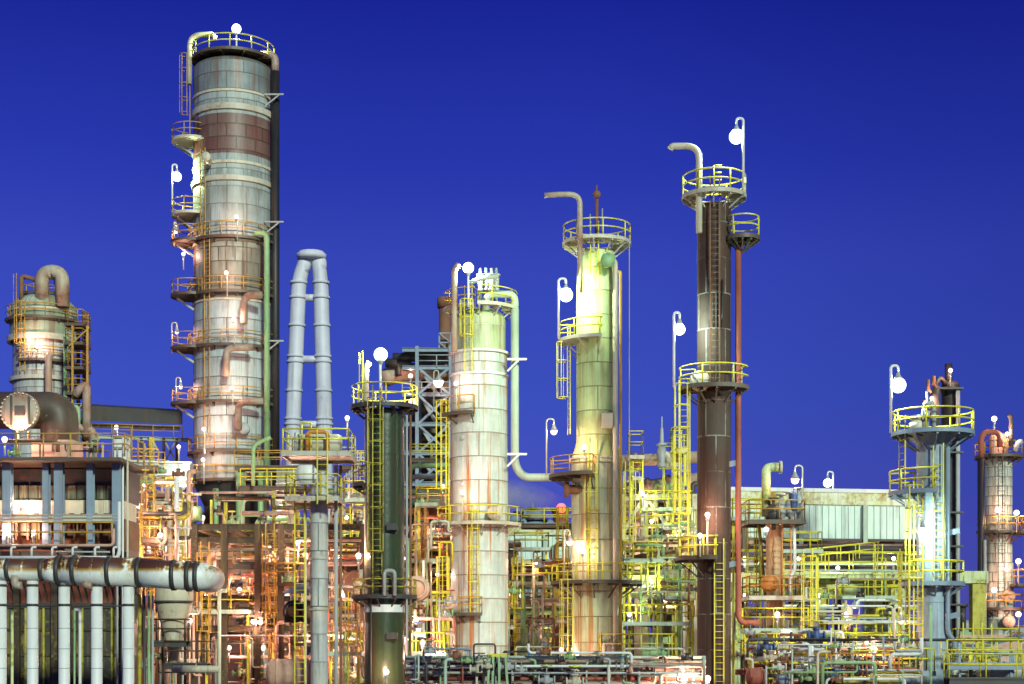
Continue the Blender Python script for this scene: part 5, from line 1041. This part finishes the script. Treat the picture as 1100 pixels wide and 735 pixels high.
for i in range(26):
    x = g.uniform(-60, 1160); D = g.uniform(260, 420); wd = g.uniform(8, 30); h = g.uniform(4, 13)
    if 845 < x + wd * 1700 / D / 2 and x - wd * 1700 / D / 2 < 960: h = min(h, 5)
    t = thing('far_shed', (Xx(x, D), D, 0), 'low dim shed far off on the skyline behind the plant', 'building', 'low dim sheds on the skyline'); part('wall', MB().box((Xx(x, D), D, h / 2), (wd, 8, h)), M['concrete'], t); part('roof', MB().box((Xx(x, D), D, h + .15), (wd + .6, 8.6, .3)), M['dark'], t)
# smoke
def smoke():
    m = MB(); prof = []
    pts = [(612, 549, 2.0), (600, 543, 3.2), (580, 538, 4.6), (550, 533, 5.2), (515, 529, 5.0), (480, 526, 3.0)]
    n = 14; vs = []
    for x, y, r in pts:
        for k in range(n): a = 2 * math.pi * k / n; vs.append(P(x, y, 420) + Vector((.1 * r * math.cos(a), r * math.cos(a), r * .95 * math.sin(a))))
    fs = [(i * n + k, i * n + (k + 1) % n, (i + 1) * n + (k + 1) % n, (i + 1) * n + k) for i in range(len(pts) - 1) for k in range(n)] + [tuple(reversed(range(n))), tuple(range((len(pts) - 1) * n, len(pts) * n))]
    m.add(vs, fs, True); mt = bpy.data.materials.new('steam'); mt.use_nodes = True; nt = mt.node_tree; nt.nodes.remove(nt.nodes['Principled BSDF'])
    v = N(nt, 'ShaderNodeVolumePrincipled'); v.inputs['Color'].default_value = (.95, .92, .95, 1); v.inputs['Anisotropy'].default_value = .2
    tc = N(nt, 'ShaderNodeTexCoord').outputs['Object']; ns = noise(nt, tc, .22, 5, .65); gc = N(nt, 'ShaderNodeTexCoord').outputs['Generated']; mp = N(nt, 'ShaderNodeMapping'); mp.inputs['Location'].default_value = (-1, -1, -1); mp.inputs['Scale'].default_value = (2, 2, 2); nt.links.new(gc, mp.inputs[0])
    ln = N(nt, 'ShaderNodeVectorMath', operation='LENGTH'); nt.links.new(mp.outputs[0], ln.inputs[0])
    nt.links.new(mth(nt, 'MULTIPLY', mth(nt, 'MULTIPLY', ramp(nt, ns, .30, .66), mth(nt, 'POWER', ramp(nt, ln.outputs[1], .95, .0), 1.4)), .6), v.inputs['Density'])
    nt.links.new(v.outputs[0], nt.nodes['Material Output'].inputs['Volume'])
    b2 = bmesh.new(); me_ = bpy.data.meshes.new('t'); me_.from_pydata([tuple(q) for q in m.v], [], m.f); b2.from_mesh(me_); bmesh.ops.recalc_face_normals(b2, faces=b2.faces)
    m.f = [[v_.index for v_ in f_.verts] for f_ in b2.faces]; b2.free(); bpy.data.meshes.remove(me_)
    solo('smoke', m, mt, P(590, 535, 420), 'pale smoke plume drifting left from the distant red chimney', 'smoke', kind='stuff')
smoke()
# ------------------------------------------------------------------ lamps the photograph shows lit, then added fill lamps
L = lamp
L(254, 31, 123.5, 'flood', 'white floodlight on a short mast above the banded column top', py=62)
L(190, 190, 124, 'flood', 'white floodlight on a post at the banded column left balcony', px=185, py=232)
L(409, 381, 84, 'flood', 'white floodlight on a mast above the dark green column', px=408.5, py=436)
L(503, 288, 102.5, 'floodc', 'white floodlight on a mast above the white column dome', px=503, py=330, watts=.5)
L(608, 317, 98, 'flood', 'large floodlight shining on the lime column from its left deck', px=600, py=364, watts=.8, rb=.42)
L(791, 147, 84, 'floodc', 'highest floodlight on the ring deck of the rusty column', px=798.5, py=208, rb=.38)
L(730, 354, 83.5, 'floodc', 'floodlight with bent neck on the rusty column middle deck', px=724, py=416, rb=.3, watts=.45)
L(965, 414, 79, 'floodc', 'floodlight with bent neck above the blue grey column', px=957, py=465, rb=.38)
L(197, 518, 106, 'floodc', 'low floodlight left of the banded column foot', px=197, py=560, rb=.36, watts=.3)
L(991, 572, 78, 'floodc', 'bluish lamp halfway up the blue grey column front', px=986, py=600, rb=.25, watts=.35)
L(889, 519, 134, 'flood', 'small greenish lamp with bent neck on the clad gallery roof', px=895, py=533, rb=.36, watts=.15)
L(854, 516, 88.6, 'warm', 'small gooseneck lamp above the buff column deck', px=862, py=560, rb=.22)
bc = 'on the banded column'
for x, y, px, py in ((189, 249, 187, 264), (197, 273, 193, 268), (190, 357, 184.5, 380), (194, 416, 189, 440)): L(x, y, 123.6, 'warm', 'warm lamp on the left side balconies ' + bc, px=px if y != 273 else None, py=py if y != 273 else 290, watts=.8)
for x, y in ((254, 233), (243, 293), (251, 343), (249, 417), (219, 461), (218, 494)): L(x, y, 120.1, 'warm', 'warm lamp lighting the front plates ' + bc, px=x + 1, py=y + 26, watts=1.0)
L(31, 365, 131.2, 'warm', 'warm lamp on the stout domed vessel front', py=385, watts=1.0); L(40, 372, 131, 'warm', 'lower warm lamp on the stout domed vessel front', py=386, watts=.8)
L(125, 459, 106, 'warm', 'pink lamp on a pole beside the conveyor bridge', py=490, px=126); L(5, 472, 82, 'warm', 'warm lamp on the furnace roof at the left edge', py=490); L(20, 459, 82.2, 'warm', 'warm lamp under the big bolted disc', py=485, rb=.14, watts=.9)
L(23, 542, 77.2, 'warm', 'warm lamp in front of the furnace air boxes', py=553, rb=.14, watts=1.2); L(8, 572, 76.6, 'warm', 'warm lamp among the furnace burners at left', py=584, rb=.12, watts=1.5); L(36, 572, 76.6, 'warm', 'warm lamp among the furnace burners at right', py=584, rb=.12, watts=1.5)
L(149, 543, 90.6, 'warm', 'warm lamp in the pipes right of the furnace', watts=1.2); L(183, 556, 99, 'warm', 'warm lamp beside the green lit lagged elbow', watts=1.2); L(190, 588, 97, 'warm', 'warm lamp below the green lit lagged elbow', watts=1); L(160, 590, 97, 'warm', 'warm lamp behind the striped duct', watts=1)
L(204, 667, 88, 'warm', 'warm lamp on a pole right of the cream cyclone', py=700, watts=1.4)
L(192, 480, 120, 'warm', 'warm lamp under the conveyor bridge end', watts=.8)
L(373, 449, 100, 'warm', 'warm lamp hanging left of the dark green column top', py=470); L(443, 432, 84.5, 'warm', 'warm lamp on the rim of the dark green column deck', py=440, rb=.2)
L(471, 411, 136, 'warm', 'pink gooseneck lamp on the grey stair tower', px=466, py=440, rb=.42, watts=.9)
L(441, 404, 139, 'warm', 'small pink lamp at the top left of the stair tower', rb=.2, watts=.8)
L(497, 529, 102.2, 'warm', 'warm lamp lighting the white column left flank', py=560, watts=.6); L(490, 412, 102.5, 'warm', 'warm lamp lighting the upper left white column', py=440, watts=.5)
L(476, 523, 108, 'warm', 'warm lamp at the foot of the white column ladder', watts=1); L(470, 617, 105, 'warm', 'gooseneck lamp between green and white columns', px=463, py=650, watts=1)
L(595, 464, 99, 'warm', 'gooseneck lamp over the left deck of the lime column', px=587, py=510, rb=.2); L(603, 546, 418, 'redlamp', 'red beacon on the distant chimney', py=549, px=603, rb=1.3)
L(626, 592, 97.2, 'warm', 'bright warm lamp on the lime column lower deck', px=627, py=624, rb=.18, watts=1.0); L(612, 583, 98.5, 'warm', 'gooseneck lamp left of the lime column lower deck', px=606, py=624, rb=.2, watts=.8)
L(577, 605, 107, 'warm', 'lamp hanging from the pale green bracket frame', px=573, py=602, watts=.8); L(628, 480, 97.3, 'warm', 'warm lamp lighting the lime column cone', px=629, py=508, watts=1.0)
L(760, 553, 83.1, 'warm', 'pink lamp lighting the rusty column front', py=598, watts=1.2, rb=.14); L(752, 575, 83, 'warm', 'lower pink lamp beside the rusty column ladder', py=598, watts=1, rb=.12)
L(823, 569, 88.2, 'warm', 'bright warm lamp under the buff column deck', py=562, watts=1.6)
L(1068, 450, 123, 'warm', 'warm lamp on the top of the far right column', py=488, rb=.22, watts=1.2); L(1082, 466, 122.8, 'warm', 'warm lamp beside the far right column top drum', watts=1.6)
L(1072, 548, 122.6, 'warm', 'bright warm lamp on the far right column middle deck', px=1073, py=570, rb=.22, watts=.9); L(1092, 551, 122.4, 'warm', 'warm lamp over the middle right edge deck', py=572, rb=.22)
L(1068, 634, 122.6, 'warm', 'bright warm lamp on the far right column lower deck', px=1069, py=652, rb=.22, watts=.9); L(1081, 612, 122.6, 'warm', 'warm lamp beside the far right column shell', watts=.7); L(1094, 603, 122.3, 'warm', 'warm lamp over the lower right edge deck', py=628, rb=.22); L(1094, 660, 122.3, 'warm', 'warm lamp over the lowest right edge deck', py=688, rb=.22)
L(1021, 398, 108.5, 'warm', 'small warm lamp on the black slim stack', py=414); L(1001, 428, 108.4, 'warm', 'small pink lamp among the black stack vents', rb=.14)
L(908, 661, 157.5, 'warm', 'bright lamp on the far lit column under the portal', rb=.34, watts=1.2); L(918, 651, 157.5, 'warm', 'gooseneck lamp beside the far lit column', px=923, py=672, rb=.26); L(907, 684, 157, 'warm', 'lamp at the foot of the far lit column', rb=.3)
L(951, 684, 150, 'warm', 'small pink lamp beyond the right portal bay', rb=.22); L(939, 698, 77, 'warm', 'warm lamp standing in the right manifold', rb=.16); L(968, 668, 79, 'warm', 'dim gooseneck lamp left of the blue grey column', px=961, py=720, rb=.12, watts=.3)
iB = 'inside the brown frame'
for x, y, D in ((257, 634, 96), (308, 641, 96), (320, 583, 93), (328, 596, 93), (289, 598, 99), (283, 696, 97), (323, 691, 97), (222, 640, 99), (246, 696, 99), (300, 612, 99), (368, 640, 99), (218, 556, 110), (300, 548, 104)): L(x, y, D, 'warm', 'warm lamp ' + iB, watts=2.6)
for x, y, D in ((364, 599, 99), (385, 597, 84.5), (372, 556, 104), (366, 684, 93), (384, 710, 90)): L(x, y, D, 'warm', 'warm lamp left of the dark green column', watts=2.0)
for x, y, D in ((433, 600, 99), (447, 666, 94), (436, 687, 92), (454, 690, 92), (476, 704, 91), (415, 722, 82.8), (462, 575, 108)): L(x, y, D, 'warm', 'warm lamp between green and white columns', watts=1.8)
for x, y, D in ((620, 702, 96.5), (603, 698, 100), (560, 640, 110), (584, 690, 112)): L(x, y, D, 'warm', 'warm lamp left of the lime column foot', watts=1.2)
for x, y, D in ((680, 590, 109), (735, 600, 109), (700, 560, 107.5), (715, 645, 112), (735, 731, 69.6), (760, 729, 70)): L(x, y, D, 'warm', 'warm lamp between lime and rusty columns', watts=1.8)
for x, y, D in ((800, 640, 100), (858, 600, 118), (820, 700, 80), (873, 695, 82), (835, 660, 86)): L(x, y, D, 'warm', 'warm lamp near the buff column', watts=1.0)

for x, y, D in ((140, 600, 89), (172, 575, 89.5), (198, 545, 102), (155, 520, 102), (178, 640, 92)): L(x, y, D, 'warm', 'added warm fill lamp in the pipes behind the striped duct', watts=1.8)  # added lamps that brighten the pipes here
for x, y, D in ((240, 570, 96), (272, 668, 93), (345, 660, 92), (360, 700, 92), (230, 610, 96)): L(x, y, D, 'warm', 'added warm fill lamp on the brown frame front', watts=1.8)  # lamps added to light the frame front
for x, y, D in ((900, 610, 111), (960, 600, 112), (800, 600, 100), (880, 640, 100), (930, 690, 83)): L(x, y, D, 'flood', 'small added greenish fill lamp before the right portal', watts=.10, rb=.14)  # added greenish fill brightening the portal bays
for x, y, D in ((690, 530, 104.5), (730, 570, 104.5), (700, 625, 103.5), (676, 660, 101)): L(x, y, D, 'flood', 'small added greenish fill lamp right of the lime column', watts=.10, rb=.14)  # greenish fill added to brighten this pipework
# ------------------------------------------------------------------ extra fine pipework, ladders and cable trays
def tray(x0, x1, y, D, where, y1=None):
    y1 = y if y1 is None else y1; a, b = P(x0, y, D), P(x1, y1, D); t = thing('cable_tray', (a + b) / 2, 'flat grey cable tray ' + where, 'cable tray', 'cable trays in the plant', 'y')
    for o_ in (0, .45): part('side_rail', MB().bar(a + Vector((0, o_, 0)), b + Vector((0, o_, 0)), .05, .14), M['palegreen'], t)
    m = MB(); n = max(3, int((b - a).length / .5))
    for k in range(1, n): p = a.lerp(b, k / n); m.bar(p + Vector((0, .02, -.03)), p + Vector((0, .43, -.03)), .05, .03)
    part('rungs', m, M['grey'], t); m = MB()
    for o_ in (.1, .18, .27, .34): m.pipe([a + Vector((0, o_, .01)), b + Vector((0, o_, .01))], .035, 6)
    part('cables', m, M['black'], t)
def freeladder(x, y0, y1, D, where, mt='yellow', cage=True):
    t = thing('caged_ladder' if cage else 'rung_ladder', P(x, y1, D), '%s %sladder %s' % (DESC[mt], 'caged ' if cage else '', where), 'ladder', 'ladders in the pipework'); ladder(t, (Xx(x, D), D), Zy(y1, D), Zy(y0, D), 270, mt, cage)
def railrun(x0, x1, y, D, where, mt='yellow', h=1.1, y1=None):
    """short service deck with a railing, toe board and two posts"""
    y1 = y if y1 is None else y1; a, b = P(x0, y, D), P(x1, y1, D); t = thing('service_deck', (a + b) / 2, '%s railed service deck %s' % (DESC[mt], where), 'platform', 'small service decks', 'y')
    boxplatform(t, a.x, b.x, D, D + 1.4, a.z, mt, 'palegreen' if mt == 'yellow' else 'deck', h=h)
    for x in (a.x + .2, b.x - .2): part('post', MB().bar((x, D + .7, 0), (x, D + .7, a.z - .3), .14, .14), M[mt], t)
wR, wL, wK = 'between lime and rusty columns', 'right of the furnace', 'near the buff column'
for x, y0, y1, D, w_, mt in ((161, 520, 640, 93, wL, 'amber'), (147, 560, 650, 90.5, wL, 'amber'), (220, 600, 720, 93.4, 'in the brown frame', 'amber'), (290, 580, 700, 93.2, 'in the brown frame', 'amber'), (372, 560, 650, 101, 'left of the green column', 'yellow'), (388, 500, 580, 106, 'left of the green column', 'yellow'),
    (452, 560, 655, 107.6, 'between green and white columns', 'amber'), (476, 600, 735, 100.5, 'between green and white columns', 'yellow'), (604, 560, 640, 104, 'left of the lime column', 'yellow'), (556, 600, 690, 108, 'left of the lime column', 'yellow'), (700, 545, 640, 104.2, wR, 'yellow'), (728, 480, 600, 104.4, wR, 'yellow'), (676, 512, 620, 103.5, wR, 'yellow'), (741, 560, 700, 103.5, wR, 'amber'),
    (808, 560, 700, 92, wK, 'yellow'), (868, 610, 735, 86, wK, 'yellow'), (944, 600, 690, 109, 'before the right portal', 'yellow'), (972, 610, 735, 84, 'before the right portal', 'yellow'), (1040, 690, 760, 80, 'right of the blue grey column', 'yellow'), (1060, 690, 760, 82, 'right of the blue grey column', 'yellow')): freeladder(x, y0, y1, D, w_, mt)
for x0, x1, y, D, w_, mt in ((134, 170, 610, 91, wL, 'amber'), (140, 200, 560, 103.5, wL, 'amber'), (150, 205, 530, 106, wL, 'amber'), (216, 268, 655, 93.6, 'in the brown frame', 'yellow'), (284, 338, 625, 93.4, 'in the brown frame', 'amber'), (318, 388, 690, 92, 'in the brown frame', 'amber'), (355, 396, 590, 100.6, 'left of the green column', 'yellow'), (358, 394, 535, 100.4, 'left of the green column', 'yellow'), (350, 388, 700, 89, 'left of the green column', 'yellow'),
    (436, 484, 600, 107, 'between green and white columns', 'yellow'), (440, 478, 700, 91.5, 'between green and white columns', 'yellow'), (446, 486, 540, 107.4, 'between green and white columns', 'yellow'), (550, 600, 625, 107.5, 'left of the lime column', 'yellow'), (550, 612, 690, 108.5, 'left of the lime column', 'yellow'), (552, 590, 588, 116, 'left of the lime column', 'yellow'),
    (668, 712, 600, 103.2, wR, 'yellow'), (704, 748, 640, 103, wR, 'yellow'), (690, 744, 545, 105.4, wR, 'yellow'), (668, 744, 668, 100, wR, 'yellow'), (786, 822, 555, 95, wK, 'yellow'), (786, 830, 610, 96, wK, 'yellow'), (840, 884, 590, 98, wK, 'yellow'), (800, 870, 675, 86, wK, 'yellow'), (862, 900, 650, 106, wK, 'yellow'), (905, 962, 640, 107, 'before the right portal', 'yellow'), (885, 950, 692, 84.5, 'before the right portal', 'yellow'), (918, 980, 706, 79.4, 'before the right portal', 'yellow'), (1030, 1095, 698, 83, 'right of the blue grey column', 'yellow'), (1024, 1068, 720, 79, 'right of the blue grey column', 'yellow')): railrun(x0, x1, y, D, w_, mt)
for x0, x1, y, D, w_ in ((130, 206, 518, 103, wL), (130, 200, 620, 96, wL), (212, 330, 590, 94.8, 'in the brown frame'), (250, 390, 662, 94.8, 'in the brown frame'), (350, 396, 615, 103, 'left of the green column'), (436, 486, 588, 110, 'between green and white columns'), (436, 486, 645, 104, 'between green and white columns'), (548, 612, 632, 109, 'left of the lime column'), (668, 746, 630, 104.4, wR), (668, 746, 566, 108.4, wR), (772, 985, 606, 113, 'under the clad gallery'), (785, 880, 645, 97, wK), (880, 985, 664, 108, 'before the right portal'), (800, 985, 694, 79, 'in the right manifold')): tray(x0, x1, y, D, w_)
LT = ['cream', 'white', 'palegreen', 'green', 'yellow', 'mottled', 'rust', 'pink']
fill(134, 205, 530, 640, 90, 103, 9, 9, 6, 'right of the furnace', ['cream', 'white', 'pink', 'mottled', 'palegreen'], 51, dmax=3)
fill(212, 388, 580, 735, 93, 96, 15, 15, 12, 'at the brown frame front', ['cream', 'pink', 'white', 'mottled', 'red', 'palegreen'], 52, dmax=4)
fill(350, 396, 540, 700, 99, 103, 8, 8, 5, 'left of the green column', LT, 53, dmax=3)
fill(434, 486, 560, 700, 100, 107, 10, 8, 8, 'between green and white columns', LT, 54, dmax=3)
fill(546, 612, 600, 700, 104, 109, 10, 7, 8, 'left of the lime column', LT, 55, dmax=3)
fill(668, 748, 560, 690, 101, 106, 14, 10, 10, 'between lime and rusty columns', ['palegreen', 'green', 'yellow', 'cream', 'mottled', 'rust'], 56, dmax=3)
fill(785, 990, 610, 690, 92, 106, 12, 12, 10, 'before the right portal', ['palegreen', 'yellow', 'cream', 'white', 'mottled', 'rust', 'green'], 57, dmax=3)
fill(800, 990, 690, 735, 74.5, 77, 12, 10, 10, 'at the manifold front', ['palegreen', 'yellow', 'cream', 'white', 'grey', 'green'], 58, dmax=3)
fill(440, 756, 700, 735, 69, 71, 14, 10, 8, 'at the low rack front', ['palegreen', 'cream', 'white', 'green', 'mottled'], 59, dmax=3)

# ------------------------------------------------------------------ heavy dark pipe racks, added to darken sky gaps low down
def rack(label, xs, ys, D, dep, x0, x1, mts, where, seed):
    """added backing rack, dark to fill the gaps: posts, beams, a solid deck at each level and fat pipes lying on it"""
    t = frame(label, xs, ys, D, dep, 'brown', .42, cat='pipe rack'); g = random.Random(seed)
    for y in ys: part('deck', MB().box(((Xx(x0, D) + Xx(x1, D)) / 2, D + dep / 2, Zy(y, D) + .07), (Xx(x1, D) - Xx(x0, D), dep - .6, .1)), M['dark'], t)
    for y in ys:
        for i in range(4):
            d = g.choice((5, 7, 9)); hp(x0 - 4 + i, x1 + 4 - i, y - d / 2 - 2.5, D + .8 + i * (dep - 1.4) / 4, d, g.choice(mts), where, fl=4)
rack('tall added dark pipe rack deep behind the white column', [436, 462, 490, 520, 550], [592, 618, 642, 668], 121, 7, 430, 556, ['rust', 'mottled', 'green', 'dark', 'red'], 'on the rack behind the white column', 61)
rack('added dark double deck pipe rack deep behind the lime column', [556, 590, 625], [618, 650, 674], 121, 7, 552, 630, ['rust', 'mottled', 'palegreen', 'dark'], 'on the rack behind the lime column', 62)
rack('added dark cluttered pipe rack deep behind the rusty column', [652, 690, 728, 766, 800], [566, 588, 612, 636], 119, 6, 648, 806, ['rust', 'mottled', 'green', 'dark', 'moss'], 'on the rack behind the rusty column', 63)
rack('added dark pipe rack in the open bay below the clad gallery', [800, 850, 900, 950, 990], [596, 609], 122, 5, 796, 994, ['dark', 'rust', 'brown', 'mottled'], 'below the clad gallery', 64)
rack('added dark pipe rack behind the brown frame', [212, 252, 296, 340, 392], [580, 606, 636, 664, 690], 121, 6, 208, 396, ['rust', 'red', 'brown', 'mottled', 'pink'], 'on the rack behind the brown frame', 65)
rack('added dark pipe rack behind the furnace corner', [124, 150, 178, 206], [548, 572, 600, 630, 660], 121, 6, 122, 208, ['rust', 'red', 'brown', 'mottled', 'pink'], 'on the rack behind the furnace', 66)
# ------------------------------------------------------------------ past 300 pipes of a kind: the largest in view stay things, the rest become one mass of pipework
from mathutils.bvhtree import BVHTree
bpy.context.view_layer.update(); eye = Vector((0, 0, CZ)); bv, bf, owner = [], [], []
for o in C.objects:
    if o.type != 'MESH' or o.get('kind') in ('structure', 'stuff'): continue
    b_ = len(bv); mw = o.matrix_world.translation; bv += [v.co + mw for v in o.data.vertices]
    for f in o.data.polygons: bf.append([b_ + i for i in f.vertices]); owner.append(o.name)
tree = BVHTree.FromPolygons(bv, bf)
def seen_size(o):
    """screen size of a pipe times the share of its sample points the camera can see"""
    vs = o.data.vertices; n = len(vs); hit = 0; tot = 0; xs, zs = [], []
    for i in range(0, n, max(1, n // 24)):
        p = o.matrix_world @ vs[i].co; tot += 1
        if p.y < 5: continue
        px, py = p.x / p.y * FPX + 550, HZ - (p.z - CZ) / p.y * FPX
        if not (0 < px < 1100 and 0 < py < 735): continue
        xs.append(px); zs.append(py); d = p - eye; L_ = d.length
        loc, nr, ix, ds = tree.ray_cast(eye, d / L_, L_ + 1)
        if loc is not None and (owner[ix] == o.name or (loc - p).length < .05): hit += 1
    if not hit: return 0.0
    return hit / tot * max(max(xs) - min(xs), max(zs) - min(zs), 1) * o.data.vertices[0].co.length
spare = []
for nm in ('pipe', 'upright_pipe'):
    ps = [t for t in THINGS if t[0].type == 'MESH' and t[0].name.split('.')[0] == nm]
    ps = sorted(((seen_size(t[0]), i, t) for i, t in enumerate(ps)), reverse=True)
    spare += [t for k_, (s_, i, t) in enumerate(ps) if s_ == 0 or k_ >= 290]
mass = MB(); mats = []; mi = []; gone = []
for t in spare:
    THINGS.remove(t); o = t[0]
    for q in [o] + list(o.children):
        mw = q.matrix_world; mt = q.data.materials[0]
        if mt not in mats: mats.append(mt)
        mass.add([mw @ v.co for v in q.data.vertices], [tuple(f.vertices) for f in q.data.polygons], [f.use_smooth for f in q.data.polygons]); mi += [mats.index(mt)] * len(q.data.polygons)
    gone += list(o.children) + [o]
if spare:
    bpy.data.batch_remove(gone)
    o = solo('pipework', mass, mats[0], (0, 100, 0), 'tangle of half hidden pipes deep inside the plant', 'pipework', kind='stuff')
    for mt in mats[1:]: o.data.materials.append(mt)
    o.data.polygons.foreach_set('material_index', mi)
# ------------------------------------------------------------------ things that nothing but their place tells apart
ORD = 'first second third fourth fifth sixth seventh eighth ninth tenth eleventh twelfth thirteenth fourteenth fifteenth sixteenth seventeenth eighteenth nineteenth twentieth'.split()
CARD = 'zero one two three four five six seven eight nine ten eleven twelve thirteen fourteen fifteen sixteen seventeen eighteen nineteen twenty'.split()
by = {}
for o, od, p in THINGS: by.setdefault(o['label'], []).append((o, od, p))
for lab, L in by.items():
    if len(L) < 2 or len(L) > 20: continue
    od = L[0][1]
    L.sort(key=(lambda t: t[2].x / t[2].y) if od == 'x' else (lambda t: -t[2].z / t[2].y))
    for i, (o, _, _) in enumerate(L):
        o['label'] = '%s, %s from the %s' % (lab, ORD[i], 'left' if od == 'x' else 'top')
        if 'group' not in o.keys(): o['group'] = lab
